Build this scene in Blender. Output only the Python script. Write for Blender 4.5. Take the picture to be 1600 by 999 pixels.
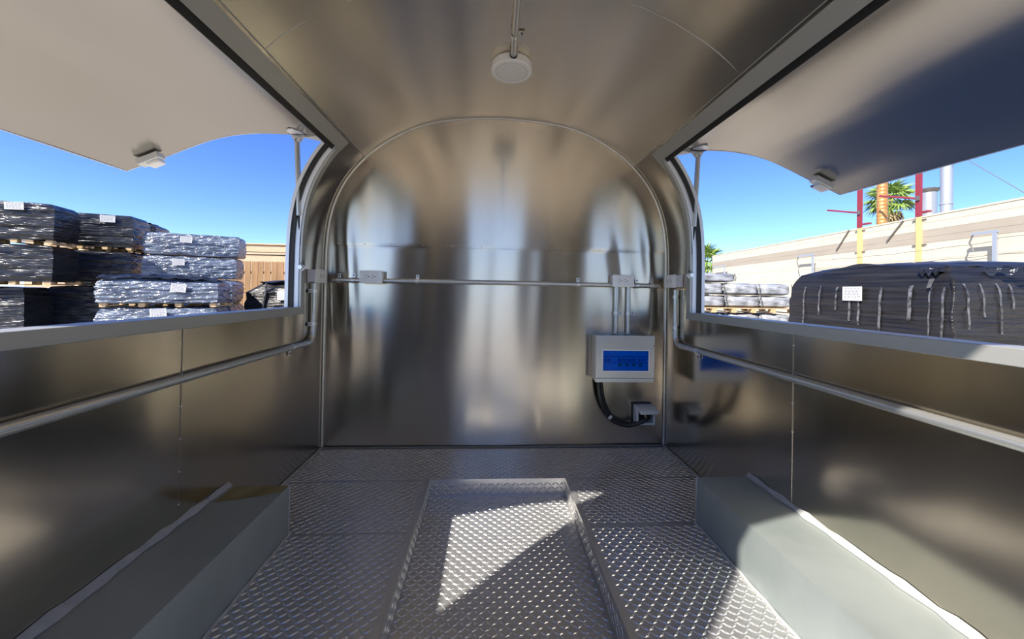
import bpy, bmesh, math, random
from mathutils import Vector, Matrix
R = math.radians
random.seed(7)
for o in list(bpy.data.objects):
    bpy.data.objects.remove(o)
SC = bpy.context.scene
COL = SC.collection

# ------------------------------------------------------------------ camera, sky, sun, exposure
cam_d = bpy.data.cameras.new('camera')
cam_d.sensor_fit = 'HORIZONTAL'
cam_d.sensor_width = 36.0
cam_d.lens = 585 / 1600 * 36.0
cam_d.shift_y = -49.5 / 1600
cam_d.clip_start = 0.01
cam_d.clip_end = 500
cam = bpy.data.objects.new('camera', cam_d)
COL.objects.link(cam)
right = Vector((0.99814077, -0.05839072, 0.01747922))
up = Vector((-0.01797399, -0.00795902, 0.99980678))
fwd = Vector((0.05824032, 0.99826208, 0.00899374))
m3 = Matrix((right, up, -fwd)).transposed()
cam.matrix_world = Matrix.Translation((-0.0571, 0.0, 0.9117)) @ m3.to_4x4()
SC.camera = cam

SUN_DIR = Vector((1.0, 0.95, -1.134)).normalized()      # direction the light travels
world = bpy.data.worlds.new('world')
SC.world = world
world.use_nodes = True
wn = world.node_tree
sky = wn.nodes.new('ShaderNodeTexSky')
sky.sky_type = 'NISHITA'
sky.sun_disc = False
sky.sun_elevation = math.asin(-SUN_DIR.z)
sky.sun_rotation = math.atan2(-SUN_DIR.x, -SUN_DIR.y)
sky.altitude = 100
sky.air_density = 0.7
sky.dust_density = 0.0
sky.ozone_density = 4.5
bgn = wn.nodes['Background']
hsv = wn.nodes.new('ShaderNodeHueSaturation')
hsv.inputs['Saturation'].default_value = 1.16
hsv.inputs['Hue'].default_value = 0.515
wn.links.new(sky.outputs[0], hsv.inputs['Color'])
wn.links.new(hsv.outputs[0], bgn.inputs[0])
bgn.inputs[1].default_value = 0.19
sun_d = bpy.data.lights.new('sun', 'SUN')
sun_d.energy = 7.0
sun_d.angle = R(0.6)
sun_d.color = (1.0, 0.94, 0.85)
sun = bpy.data.objects.new('sun', sun_d)
COL.objects.link(sun)
sun.location = (-8, -8, 12)
sun.rotation_euler = SUN_DIR.to_track_quat('-Z', 'Y').to_euler()
SC.view_settings.view_transform = 'Standard'
SC.view_settings.look = 'None'
SC.view_settings.exposure = 0.62
SC.view_settings.gamma = 1.0
SC.view_settings.use_curve_mapping = False
SC.cycles.sample_clamp_indirect = 6.0
SC.cycles.caustics_reflective = True

# ------------------------------------------------------------------ materials
MATS = {}


def mat(name, color, rough=0.5, metal=0.0, aniso=0.0, arot=0.0, var=0.0, vscale=(6, 6, 6), color2=None,
        bump=0.0, bscale=(40, 40, 40), bdist=0.002, rvar=0.0, spec=0.5, coat=0.0, detail=4.0, uv=False, ramp=(0.35, 0.65)):
    m = bpy.data.materials.new(name)
    m.use_nodes = True
    nt = m.node_tree
    b = nt.nodes['Principled BSDF']
    b.inputs['Base Color'].default_value = (*color, 1)
    b.inputs['Roughness'].default_value = rough
    b.inputs['Metallic'].default_value = metal
    b.inputs['Specular IOR Level'].default_value = spec
    if coat:
        b.inputs['Coat Weight'].default_value = coat
        b.inputs['Coat Roughness'].default_value = 0.1
    tc = nt.nodes.new('ShaderNodeTexCoord')
    src = tc.outputs['Object']

    def noise(scale, det):
        mp = nt.nodes.new('ShaderNodeMapping')
        mp.inputs['Scale'].default_value = scale
        nt.links.new(src, mp.inputs['Vector'])
        n = nt.nodes.new('ShaderNodeTexNoise')
        n.inputs['Scale'].default_value = 1.0
        n.inputs['Detail'].default_value = det
        nt.links.new(mp.outputs[0], n.inputs['Vector'])
        return n
    if aniso:
        b.inputs['Anisotropic'].default_value = aniso
        b.inputs['Anisotropic Rotation'].default_value = arot
        tg = nt.nodes.new('ShaderNodeTangent')
        tg.direction_type = 'UV_MAP'
        tg.uv_map = 'UVMap'
        nt.links.new(tg.outputs[0], b.inputs['Tangent'])
    if color2 is not None or rvar:
        n = noise(vscale, detail)
        if color2 is not None:
            cr = nt.nodes.new('ShaderNodeValToRGB')
            cr.color_ramp.elements[0].position = ramp[0]
            cr.color_ramp.elements[1].position = ramp[1]
            cr.color_ramp.elements[0].color = (*color, 1)
            cr.color_ramp.elements[1].color = (*color2, 1)
            nt.links.new(n.outputs['Fac'], cr.inputs[0])
            nt.links.new(cr.outputs[0], b.inputs['Base Color'])
        if rvar:
            mr = nt.nodes.new('ShaderNodeMapRange')
            mr.inputs['From Min'].default_value = 0.3
            mr.inputs['From Max'].default_value = 0.7
            mr.inputs['To Min'].default_value = max(0.02, rough - rvar)
            mr.inputs['To Max'].default_value = min(1.0, rough + rvar)
            nt.links.new(n.outputs['Fac'], mr.inputs[0])
            nt.links.new(mr.outputs[0], b.inputs['Roughness'])
    if bump:
        n = noise(bscale, 3.0)
        bp = nt.nodes.new('ShaderNodeBump')
        bp.inputs['Strength'].default_value = bump
        bp.inputs['Distance'].default_value = bdist
        nt.links.new(n.outputs['Fac'], bp.inputs['Height'])
        nt.links.new(bp.outputs[0], b.inputs['Normal'])
    MATS[name] = m
    return m


STEEL = (0.60, 0.542, 0.452)
mat('steel_back', STEEL, 0.205, 1.0, aniso=0.9, arot=0.25)
mat('steel_side', (0.585, 0.53, 0.445), 0.155, 1.0, aniso=0.6, arot=0.25)
mat('steel_roof', (0.74, 0.675, 0.56), 0.21, 1.0, aniso=0.5, arot=0.25)
mat('hatch_skin', (0.385, 0.366, 0.33), 0.22, 1.0, bump=0.25, bscale=(220, 220, 220), bdist=0.0004)
mat('aluminium', (0.46, 0.46, 0.435), 0.42, 0.5)
mat('seam', (0.30, 0.28, 0.25), 0.4, 0.7)
mat('bead', (0.80, 0.77, 0.70), 0.35, 0.6)
mat('rivet', (0.75, 0.73, 0.70), 0.3, 1.0)
mat('tread', (0.60, 0.595, 0.585), 0.31, 0.78)
mat('galvanized', (0.34, 0.385, 0.375), 0.42, 0.5, color2=(0.41, 0.455, 0.445), vscale=(4, 5, 4))
mat('sealant', (0.42, 0.42, 0.41), 0.6, 0.0, color2=(0.34, 0.34, 0.33), vscale=(20, 20, 20))
mat('sealant_dark', (0.16, 0.165, 0.165), 0.6, 0.0)
mat('conduit', (0.64, 0.65, 0.635), 0.33, 0.8)
mat('zinc', (0.80, 0.80, 0.78), 0.35, 0.8)
mat('white_plastic', (0.90, 0.885, 0.85), 0.4)
mat('outlet_white', (0.92, 0.915, 0.90), 0.35)
mat('box_lavender', (0.72, 0.70, 0.76), 0.45)
mat('dark', (0.012, 0.012, 0.013), 0.5)
mat('rubber', (0.012, 0.012, 0.013), 0.45)
mat('led_diffuser', (0.86, 0.84, 0.80), 0.45, color2=(0.78, 0.76, 0.73), vscale=(90, 90, 90))
mat('panel_grey', (0.66, 0.69, 0.69), 0.28, 0.5)
mat('panel_side', (0.50, 0.50, 0.48), 0.4, 0.7)
mat('window_white', (0.95, 0.96, 0.97), 0.35)
mat('breaker_white', (0.80, 0.86, 0.90), 0.4)
mat('breaker_blue', (0.02, 0.05, 0.30), 0.4)
mat('green_tag', (0.02, 0.22, 0.06), 0.5)
mat('inlet_grey', (0.66, 0.67, 0.66), 0.4)
mat('brass', (0.75, 0.58, 0.22), 0.3, 1.0)
mat('rust_stain', (0.22, 0.17, 0.07), 0.5, 0.25, color2=(0.34, 0.28, 0.13), vscale=(14, 9, 10))
mat('ground', (0.36, 0.32, 0.26), 0.9, color2=(0.45, 0.41, 0.335), vscale=(0.6, 0.6, 0.6), bump=0.4, bscale=(30, 30, 30), bdist=0.01)
mat('wrap_black', (0.008, 0.009, 0.012), 0.20, color2=(0.022, 0.024, 0.028), vscale=(1.2, 1.2, 9), bump=1.0,
    bscale=(1.0, 1.0, 13), bdist=0.12, spec=0.65)
mat('wrap_matte', (0.006, 0.006, 0.0065), 0.34, color2=(0.022, 0.021, 0.021), vscale=(1.0, 1.0, 26), bump=0.8,
    bscale=(3, 2.0, 30), bdist=0.03, spec=0.4)
mat('wrap_blue', (0.045, 0.06, 0.095), 0.24, color2=(0.20, 0.24, 0.305), vscale=(2.2, 2.2, 13), bump=1.0,
    bscale=(4, 4, 18), bdist=0.09, spec=0.9)
mat('wrap_grey', (0.16, 0.165, 0.17), 0.3, color2=(0.36, 0.37, 0.38), vscale=(2.5, 2.5, 9), bump=0.9,
    bscale=(3, 3, 14), bdist=0.05, spec=0.6)
mat('tape', (0.14, 0.14, 0.142), 0.35, color2=(0.015, 0.015, 0.016), vscale=(9, 9, 14))
mat('pallet_wood', (0.62, 0.43, 0.22), 0.75, color2=(0.46, 0.30, 0.15), vscale=(5, 5, 9))
mat('paper', (0.55, 0.55, 0.54), 0.7)
mat('ink', (0.22, 0.22, 0.23), 0.7)
mat('cream_wall', (0.56, 0.50, 0.37), 0.85, color2=(0.525, 0.465, 0.345), vscale=(0.8, 0.8, 3))
mat('tan_wall', (0.34, 0.295, 0.23), 0.85, color2=(0.315, 0.27, 0.21), vscale=(0.8, 0.8, 3))
mat('post_red', (0.22, 0.025, 0.04), 0.5)
mat('post_yellow', (0.60, 0.40, 0.17), 0.7)
mat('steel_dark', (0.16, 0.15, 0.14), 0.5, 0.5)
mat('copper_duct', (0.42, 0.20, 0.06), 0.45, 0.35, color2=(0.54, 0.28, 0.10), vscale=(6, 6, 2))
mat('steel_duct', (0.42, 0.44, 0.47), 0.4, 0.55)
mat('palm_green', (0.12, 0.22, 0.035), 0.55, color2=(0.26, 0.34, 0.07), vscale=(1.5, 1.5, 1.5))
mat('palm_dead', (0.38, 0.28, 0.13), 0.8)
mat('palm_trunk', (0.26, 0.19, 0.12), 0.9, bump=0.6, bscale=(2, 2, 14), bdist=0.05)
mat('fence_wood', (0.27, 0.155, 0.072), 0.8, color2=(0.34, 0.20, 0.095), vscale=(6, 6, 1.5))
mat('outer_shell', (0.78, 0.79, 0.80), 0.3, 0.9)
mat('white_edge', (0.74, 0.76, 0.80), 0.35, 0.4)


def brick_mat():
    m = bpy.data.materials.new('brick')
    m.use_nodes = True
    nt = m.node_tree
    b = nt.nodes['Principled BSDF']
    b.inputs['Roughness'].default_value = 0.9
    tc = nt.nodes.new('ShaderNodeTexCoord')
    mp = nt.nodes.new('ShaderNodeMapping')
    mp.inputs['Rotation'].default_value = (R(90), 0, 0)
    nt.links.new(tc.outputs['Object'], mp.inputs[0])
    br = nt.nodes.new('ShaderNodeTexBrick')
    br.inputs['Color1'].default_value = (0.45, 0.30, 0.175, 1)
    br.inputs['Color2'].default_value = (0.52, 0.36, 0.22, 1)
    br.inputs['Mortar'].default_value = (0.50, 0.41, 0.31, 1)
    br.inputs['Scale'].default_value = 2.4
    nt.links.new(mp.outputs[0], br.inputs[0])
    nt.links.new(br.outputs[0], b.inputs['Base Color'])
    MATS['brick'] = m


brick_mat()


def pane_mat():
    m = bpy.data.materials.new('blue_pane')
    m.use_nodes = True
    nt = m.node_tree
    out = nt.nodes['Material Output']
    b = nt.nodes['Principled BSDF']
    b.inputs['Base Color'].default_value = (0.0, 0.16, 0.70, 1)
    b.inputs['Roughness'].default_value = 0.15
    t = nt.nodes.new('ShaderNodeBsdfTransparent')
    t.inputs[0].default_value = (0.20, 0.66, 1.0, 1)
    mx = nt.nodes.new('ShaderNodeMixShader')
    mx.inputs[0].default_value = 0.14
    nt.links.new(t.outputs[0], mx.inputs[1])
    nt.links.new(b.outputs[0], mx.inputs[2])
    nt.links.new(mx.outputs[0], out.inputs[0])
    MATS['blue_pane'] = m


pane_mat()

# ------------------------------------------------------------------ helpers


def world_loc(o):
    v = Vector((0, 0, 0))
    while o is not None:
        v += o.location
        o = o.parent
    return v


def tag(o, label=None, cat=None, group=None, kind=None):
    if label:
        o['label'] = label
    if cat:
        o['category'] = cat
    if group:
        o['group'] = group
    if kind:
        o['kind'] = kind
    return o


def empty(name, loc, label=None, cat=None, group=None, kind=None):
    o = bpy.data.objects.new(name, None)
    o.empty_display_size = 0.1
    COL.objects.link(o)
    o.location = loc
    return tag(o, label, cat, group, kind)


class MB:
    """collects geometry in world coordinates; build() links it as one mesh object"""

    def __init__(s):
        s.v = []
        s.f = []
        s.uv = None

    def add(s, vs, fs):
        n = len(s.v)
        s.v.extend([tuple(p) for p in vs])
        s.f.extend([tuple(i + n for i in f) for f in fs])
        return s

    def bm(s, b):
        b.verts.ensure_lookup_table()
        b.verts.index_update()
        s.add([v.co.copy() for v in b.verts], [[v.index for v in f.verts] for f in b.faces])
        b.free()
        return s

    def box(s, x0, x1, y0, y1, z0, z1, bev=0.0, seg=1, M=None):
        b = bmesh.new()
        bmesh.ops.create_cube(b, size=1.0)
        for v in b.verts:
            v.co = Vector(((x0 + x1) / 2 + v.co.x * (x1 - x0), (y0 + y1) / 2 + v.co.y * (y1 - y0), (z0 + z1) / 2 + v.co.z * (z1 - z0)))
        if bev:
            bmesh.ops.bevel(b, geom=list(b.edges), offset=bev, segments=seg, affect='EDGES', profile=0.5)
        if M is not None:
            bmesh.ops.transform(b, matrix=M, verts=b.verts)
        return s.bm(b)

    def tube(s, pts, r, seg=12, cap=True, rs=None):
        pts = [Vector(p) for p in pts]
        n = len(pts)
        up0 = None
        base = len(s.v)
        for i, p in enumerate(pts):
            t = (pts[min(i + 1, n - 1)] - pts[max(i - 1, 0)]).normalized()
            if up0 is None:
                a = Vector((0, 0, 1)) if abs(t.z) < 0.9 else Vector((1, 0, 0))
                up0 = (a - t * a.dot(t)).normalized()
            else:
                up0 = (up0 - t * up0.dot(t)).normalized()
            w = t.cross(up0)
            rr = rs[i] if rs else r
            for k in range(seg):
                a = 2 * math.pi * k / seg
                s.v.append(tuple(p + (up0 * math.cos(a) + w * math.sin(a)) * rr))
        for i in range(n - 1):
            for k in range(seg):
                a = base + i * seg + k
                b_ = base + i * seg + (k + 1) % seg
                s.f.append((a, b_, b_ + seg, a + seg))
        if cap:
            s.f.append(tuple(base + k for k in range(seg))[::-1])
            s.f.append(tuple(base + (n - 1) * seg + k for k in range(seg)))
        return s

    def cyl(s, p0, p1, r, seg=16, r1=None):
        return s.tube([p0, p1], r, seg, True, [r, r if r1 is None else r1])

    def lathe(s, c, prof, seg=32, axis='z'):
        base = len(s.v)
        for (r, h) in prof:
            for k in range(seg):
                a = 2 * math.pi * k / seg
                s.v.append((c[0] + r * math.cos(a), c[1] + r * math.sin(a), c[2] + h))
        for i in range(len(prof) - 1):
            for k in range(seg):
                a = base + i * seg + k
                b_ = base + i * seg + (k + 1) % seg
                s.f.append((a, b_, b_ + seg, a + seg))
        s.f.append(tuple(base + k for k in range(seg))[::-1])
        s.f.append(tuple(base + (len(prof) - 1) * seg + k for k in range(seg)))
        return s

    def prism(s, poly, d):
        """poly: list of 3D points (planar); d: extrusion vector"""
        n = len(poly)
        d = Vector(d)
        P = [Vector(p) for p in poly]
        vs = P + [p + d for p in P]
        fs = [tuple(range(n))[::-1], tuple(range(n, 2 * n))] + [(i, (i + 1) % n, (i + 1) % n + n, i + n) for i in range(n)]
        return s.add(vs, fs)

    def build(s, name, m, parent=None, smooth=35, label=None, uv=None):
        V = [Vector(p) for p in s.v]
        if parent is not None:
            off = world_loc(parent)
        else:
            xs = [p.x for p in V]; ys = [p.y for p in V]; zs = [p.z for p in V]
            off = Vector(((min(xs) + max(xs)) / 2, (min(ys) + max(ys)) / 2, min(zs)))
        me = bpy.data.meshes.new(name)
        me.from_pydata([tuple(p - off) for p in V], [], s.f)
        if smooth:
            me.polygons.foreach_set('use_smooth', [True] * len(me.polygons))
            if smooth < 180:
                me.set_sharp_from_angle(angle=R(smooth))
        if uv:
            l = me.uv_layers.new(name='UVMap')
            for lp in me.loops:
                p = V[lp.vertex_index]
                l.data[lp.index].uv = uv(p)
        me.materials.append(MATS[m])
        me.validate()
        o = bpy.data.objects.new(name, me)
        COL.objects.link(o)
        if parent is not None:
            o.parent = parent
        else:
            o.location = off
        if label:
            o['label'] = label
        return o


def clone(o, parent, loc):
    """a copy of a part that shares its mesh"""
    c = o.copy()
    COL.objects.link(c)
    c.parent = parent
    c.location = loc
    return c


# ------------------------------------------------------------------ trailer shell
YB = 2.194          # back wall
YF = -0.20          # open front end
PX0, PX1, PY0, PY1, PD = -0.3303, 0.3263, 0.35, 1.8214, 0.0782      # recessed pan
ctrl = [(1, 0), (1, .4), (1, .8), (1.0, 1.04), (.998, 1.17), (.987, 1.29), (.965, 1.39), (.93, 1.475), (.877, 1.57), (.785, 1.675),
        (.70, 1.745), (.6, 1.808), (.5, 1.858), (.395, 1.892), (.255, 1.914), (.12, 1.925), (0, 1.928)]


def catmull(c, per=16):
    out = []
    n = len(c)
    for i in range(n - 1):
        p0 = c[max(i - 1, 0)]
        p1, p2 = c[i], c[i + 1]
        p3 = c[i + 2] if i + 2 < n else (-c[-2][0], c[-2][1])
        for k in range(per):
            t = k / per
            out.append(tuple(0.5 * (2 * p1[j] + (p2[j] - p0[j]) * t + (2 * p0[j] - 5 * p1[j] + 4 * p2[j] - p3[j]) * t * t
                                    + (3 * p1[j] - p0[j] - 3 * p2[j] + p3[j]) * t ** 3) for j in (0, 1)))
    out.append(c[-1])
    return out


dense = catmull(ctrl)


def resample(p, step):
    out = [p[0]]
    acc = 0
    for i in range(1, len(p)):
        a, b = Vector(p[i - 1]), Vector(p[i])
        L = (b - a).length
        while acc + L >= step:
            t = (step - acc) / L
            a = a.lerp(b, t)
            out.append(tuple(a))
            L = (b - a).length
            acc = 0
        acc += L
    return out


PROF = resample(dense, 0.012)
for _ in range(60):                                          # even out the curve so reflections run clean
    PROF = [PROF[0]] + [tuple((PROF[i - 1][j] + 2 * PROF[i][j] + PROF[i + 1][j]) / 4 for j in (0, 1)) for i in range(1, len(PROF) - 1)] + [PROF[-1]]
PROF[-1] = (0.0, PROF[-1][1])


def prof_normal(i):
    a = PROF[max(i - 1, 0)]
    b = PROF[min(i + 1, len(PROF) - 1)]
    t = Vector((b[0] - a[0], b[1] - a[1])).normalized()
    return Vector((t.y, -t.x))                               # points outwards for the +x half


def idx_z(z):
    return min(range(len(PROF)), key=lambda i: abs(PROF[i][1] - z))


I_SEAM = idx_z(1.672)
I_SILL = idx_z(0.815)
I_HEAD = idx_z(1.612)
WY0, WY1 = 0.335, 1.904                                      # window opening


def halfw(z):
    for i in range(len(PROF) - 1):
        if PROF[i][1] <= z <= PROF[i + 1][1]:
            t = (z - PROF[i][1]) / max(1e-9, PROF[i + 1][1] - PROF[i][1])
            return PROF[i][0] * (1 - t) + PROF[i + 1][0] * t
    return 0.0 if z > 1 else 1.0


def frange(a, b, n):
    return [a + (b - a) * i / n for i in range(n + 1)]


def wob(x, z, amp):
    return amp * (math.sin(x * 17 + 0.9 * math.sin(z * 2.1)) + 0.45 * math.sin(x * 29 + 1.3 + 0.8 * math.sin(z * 3.1 + 1)) + 0.16 * math.sin(x * 47 + 2.2 + 0.5 * math.sin(z * 2.7)))


def side_wall(sgn, name):
    ys = sorted(set(frange(YF, WY0, 10) + frange(WY0, WY1, 36) + frange(WY1, YB, 8)))
    b = MB()
    ids = {}
    for i in range(I_SEAM + 1):
        x, z = PROF[i]
        n = prof_normal(i)
        for j, y in enumerate(ys):
            env = min(1.0, max(0.0, z / 0.15)) * min(1.0, max(0.0, (YB - y) / 0.1))
            w = 0.0011 * env * (math.sin(y * 9 + 0.7 * math.sin(z * 3)) + 0.6 * math.sin(y * 19 + 1.1 + math.sin(z * 2.0)) + 0.5 * math.sin(z * 7 + y * 3))
            ids[i, j] = len(b.v)
            b.v.append((sgn * (x + n.x * w), y, z + n.y * w))
    for i in range(I_SEAM):
        for j in range(len(ys) - 1):
            ym = (ys[j] + ys[j + 1]) / 2
            if I_SILL <= i < I_HEAD and WY0 < ym < WY1:
                continue
            q = (ids[i, j], ids[i, j + 1], ids[i + 1, j + 1], ids[i + 1, j])
            b.f.append(q if sgn < 0 else q[::-1])
    o = b.build(name, 'steel_side', smooth=180, uv=lambda p: (p.y, p.z))
    tag(o, kind='structure')
    return o


wall_left = side_wall(-1, 'wall_left')
wall_right = side_wall(1, 'wall_right')
tag(wall_left, 'brushed steel side wall under the left serving window', 'wall')
tag(wall_right, 'brushed steel side wall under the right serving window', 'wall')

# ceiling sheet between the two wall seams
b = MB()
half = PROF[I_SEAM:]
full = [(-x, z) for x, z in half] + [(x, z) for x, z in half[::-1][1:]]
ys = frange(YF, YB, 60)
for i, (x, z) in enumerate(full):
    for y in ys:
        env = min(1, (YB - y) / 0.08)
        dz = env * (0.0018 * math.sin(x * 13 + 0.5 * math.sin(y * 2)) + 0.0013 * math.sin(x * 27 + y * 1.2) + 0.0005 * math.sin(y * 6 + x * 3))
        b.v.append((x, y, z + dz - 0.0015))
for i in range(len(full) - 1):
    for j in range(len(ys) - 1):
        a = i * len(ys) + j
        b.f.append((a, a + 1, a + len(ys) + 1, a + len(ys)))
ceiling = b.build('ceiling', 'steel_roof', smooth=180, uv=lambda p: (p.x, p.y))
tag(ceiling, 'arched brushed metal ceiling of the trailer', 'ceiling', kind='structure')


def profile_strip(y, w, t, i0=0, i1=None, both=True, inset=0.0):
    """thin raised ring that follows the arch at depth y"""
    i1 = len(PROF) - 1 if i1 is None else i1
    pts = []
    for i in range(i0, i1 + 1):
        n = prof_normal(i)
        pts.append((PROF[i][0] - n.x * inset, PROF[i][1] - n.y * inset))
    if both:
        pts = [(x, y, z) for x, z in pts] + [(-x, y, z) for x, z in pts[::-1][1:]]
    else:
        pts = [(x, y, z) for x, z in pts]
    return pts


# seams of the ceiling sheets
sm = MB()
sm.tube([p for p in profile_strip(1.228, 0, 0, I_SEAM, inset=0.0012)], 0.0016, 6)
sm.build('sheet_seam', 'aluminium', ceiling)
for sgn in (-1, 1):
    lp = MB()
    x, z = PROF[I_SEAM]
    n = prof_normal(I_SEAM)
    lp.tube([(sgn * (x - n.x * .002), YF, z - n.y * .002), (sgn * (x - n.x * .002), YB, z - n.y * .002)], 0.002, 6)
    lp.build('lap_seam', 'aluminium', ceiling)

# vertical sheet seam with rivets on each side wall
for sgn, w in ((-1, wall_left), (1, wall_right)):
    ysm = 1.21 if sgn < 0 else 1.245
    s_ = MB().box(sgn * 0.9975, sgn * 1.001, ysm - .0005, ysm + .0005, 0.19, 0.779)
    s_.build('sheet_seam', 'seam', w)
    first = None
    for k in range(6):
        z = 0.24 + 0.1 * k
        if first is None:
            rv = MB().lathe((0, 0, 0), [(0.0035, 0), (0.003, .0012), (0.0012, .002)], 8)
            o = rv.build('rivet', 'rivet', w)
            # the rivet head is modelled about its own origin and turned to face the room
            for v in o.data.vertices:
                p = v.co + world_loc(w)
                v.co = Vector((-sgn * p.z, p.y, p.x))
            first = o
            o.location = Vector((sgn * 0.998, ysm, z)) - world_loc(w)
        else:
            clone(first, w, Vector((sgn * 0.998, ysm, z)) - world_loc(w))

# end wall
def back_panel(z0, z1, name, dy, parent=None):
    b = MB()
    nz = max(8, int((z1 - z0) / 0.012))
    nx = 150
    for k in range(nz + 1):
        z = z0 + (z1 - z0) * k / nz
        hw = max(halfw(min(z, 1.9275)), 0.02)
        for i in range(nx + 1):
            u = -1 + 2 * i / nx
            x = u * hw
            e = min(1.0, (hw - abs(x)) / 0.05) * min(1.0, max(0.0, (z + .03) / 0.1))
            amp = 0.00085 if z < 1.162 else 0.0006
            y = YB + dy - e * wob(x * (1.0 if z < 1.162 else 0.85), z, amp) - 0.0008 * e * math.sin(z * 5.2 + 2 * x)
            # loose sheet beside the right-hand socket and the left corner
            g = math.exp(-((x - 0.80) / 0.16) ** 2 - ((z - 1.08) / 0.33) ** 2)
            y -= 0.004 * g * math.sin(x * 31 + z * 4)
            g2 = math.exp(-((x + 0.88) / 0.12) ** 2 - ((z - 1.0) / 0.4) ** 2)
            y -= 0.0035 * g2 * e * math.sin(x * 38 + z * 3)
            b.v.append((x, y, z))
    for k in range(nz):
        for i in range(nx):
            a = k * (nx + 1) + i
            b.f.append((a, a + nx + 1, a + nx + 2, a + 1))
    return b.build(name, 'steel_back', parent, smooth=180, uv=lambda p: (p.x, p.z))


wall_back = back_panel(-0.01, 1.165, 'wall_back', 0.0)
tag(wall_back, 'brushed steel arched end wall with wavy reflections', 'wall', kind='structure')
back_panel(1.158, 1.927, 'upper_sheet', -0.005, wall_back)
rv0 = None
for x in (-.93, -.78, -.63, -.45, -.28, -.11, .09, .27, .45, .61, .78, .93):
    if rv0 is None:
        q = MB()
        for i in range(8):
            a = i * math.pi / 4
            q.v.append((.0035 * math.cos(a), 0, .0035 * math.sin(a)))
        q.v.append((0, -.002, 0))
        q.f = [(i, (i + 1) % 8, 8) for i in range(8)]
        rv0 = q.build('rivet', 'rivet', wall_back)
        for v in rv0.data.vertices:
            v.co += world_loc(wall_back)
        rv0.location = Vector((x, YB - .004, 1.168)) - world_loc(wall_back)
    else:
        clone(rv0, wall_back, Vector((x, YB - .004, 1.168)) - world_loc(wall_back))

# bead trim round the end wall, in the corners and along the floor
arch = profile_strip(YB - .006, 0, 0, inset=0.006)
t1 = MB().tube(arch, 0.0062, 10).build('trim_1', 'bead', smooth=60)
tag(t1, 'pale bead trim arching round the end wall', 'trim', kind='structure')
t2 = MB().tube([(-1, YB - .012, .004), (-.4, YB - .008, .004), (0, YB - .008, .002), (.45, YB - .008, .005), (.7, YB - .012, .008), (1, YB - .012, .006)], 0.0075, 8).build('trim_2', 'sealant_dark', smooth=60)
tag(t2, 'grey sealant bead along the foot of the end wall', 'trim', kind='structure')
for sgn, nm in ((-1, 'trim_3'), (1, 'trim_4')):
    t = MB().tube([(sgn * .994, YB - .02, .004), (sgn * .994, 1.44, .004)], .006, 8).build(nm, 'sealant', smooth=60)
    tag(t, 'sealant bead at the foot of the %s wall' % ('left' if sgn < 0 else 'right'), 'trim', kind='structure')

# front end: a narrow panel each side of the tall opening the camera looks in through
wall_front = empty('wall_front', (0, YF, 0), 'narrow steel panels beside the open end of the trailer', 'wall', kind='structure')
for sgn in (-1, 1):
    xs_ = [PROF[i] for i in range(len(PROF)) if PROF[i][0] >= 0.69]
    poly = [(0.69, 0)] + xs_ + [(0.69, xs_[-1][1])]
    MB().prism([(sgn * x, YF, z) for x, z in poly], (0, .03, 0)).build('end_panel', 'aluminium', wall_front, smooth=0)

# outer skin of the trailer
b = MB()
OUT = []
for i, (x, z) in enumerate(PROF):
    n = prof_normal(i)
    OUT.append((x + n.x * 0.055, z + n.y * 0.055))
for sgn in (-1, 1):
    ids = {}
    ysl = [YF, WY0, WY1, YB + .05]
    for i, (x, z) in enumerate(OUT):
        for j, y in enumerate(ysl):
            ids[i, j] = len(b.v)
            b.v.append((sgn * x, y, z))
    for i in range(len(OUT) - 1):
        for j in range(3):
            if I_SILL <= i < I_HEAD and j == 1:
                continue
            b.f.append((ids[i, j], ids[i, j + 1], ids[i + 1, j + 1], ids[i + 1, j]))
poly = [(x, z) for x, z in OUT] + [(-x, z) for x, z in OUT[::-1][1:]]
n0 = len(b.v)
b.v += [(x, YB + .05, z) for x, z in poly]
b.f.append(tuple(range(n0, n0 + len(poly))))
# front rim closing the gap between the two skins
for sgn in (-1, 1):
    for i in range(len(OUT) - 1):
        n0 = len(b.v)
        b.v += [(sgn * PROF[i][0], YF, PROF[i][1]), (sgn * OUT[i][0], YF, OUT[i][1]), (sgn * OUT[i + 1][0], YF, OUT[i + 1][1]), (sgn * PROF[i + 1][0], YF, PROF[i + 1][1])]
        b.f.append((n0, n0 + 1, n0 + 2, n0 + 3))
shell = b.build('wall_outer', 'outer_shell', smooth=30)
tag(shell, 'outer metal skin of the trailer', 'wall', kind='structure')

# ------------------------------------------------------------------ floor
fl = MB().box(-1.05, 1.05, YF, YB + .05, -0.16, -0.10)
floor = fl.build('floor', 'tread', smooth=0)
tag(floor, 'diamond tread plate floor with a recessed pan in the middle', 'floor', kind='structure')


def lugs(b, O, U, V, N, wu, wv, c=0.0195, ph=0):
    O, U, V, N = Vector(O), Vector(U), Vector(V), Vector(N)
    l, w, h = 0.0128, 0.0044, 0.0026
    nu, nv = int(wu / c), int(wv / c)
    for i in range(nu):
        for j in range(nv):
            P = O + U * ((i + .5) * c) + V * ((j + .5) * c)
            a = R(38) if (i + j + ph) % 2 == 0 else R(-38)
            d = U * math.cos(a) + V * math.sin(a)
            e = V * math.cos(a) - U * math.sin(a)
            b.add([P - d * l, P + d * l, P + e * w, P - e * w, P - d * l * .5 + N * h, P + d * l * .5 + N * h],
                  [(0, 3, 4), (3, 5, 4), (3, 1, 5), (1, 2, 5), (2, 4, 5), (2, 0, 4)])


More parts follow.
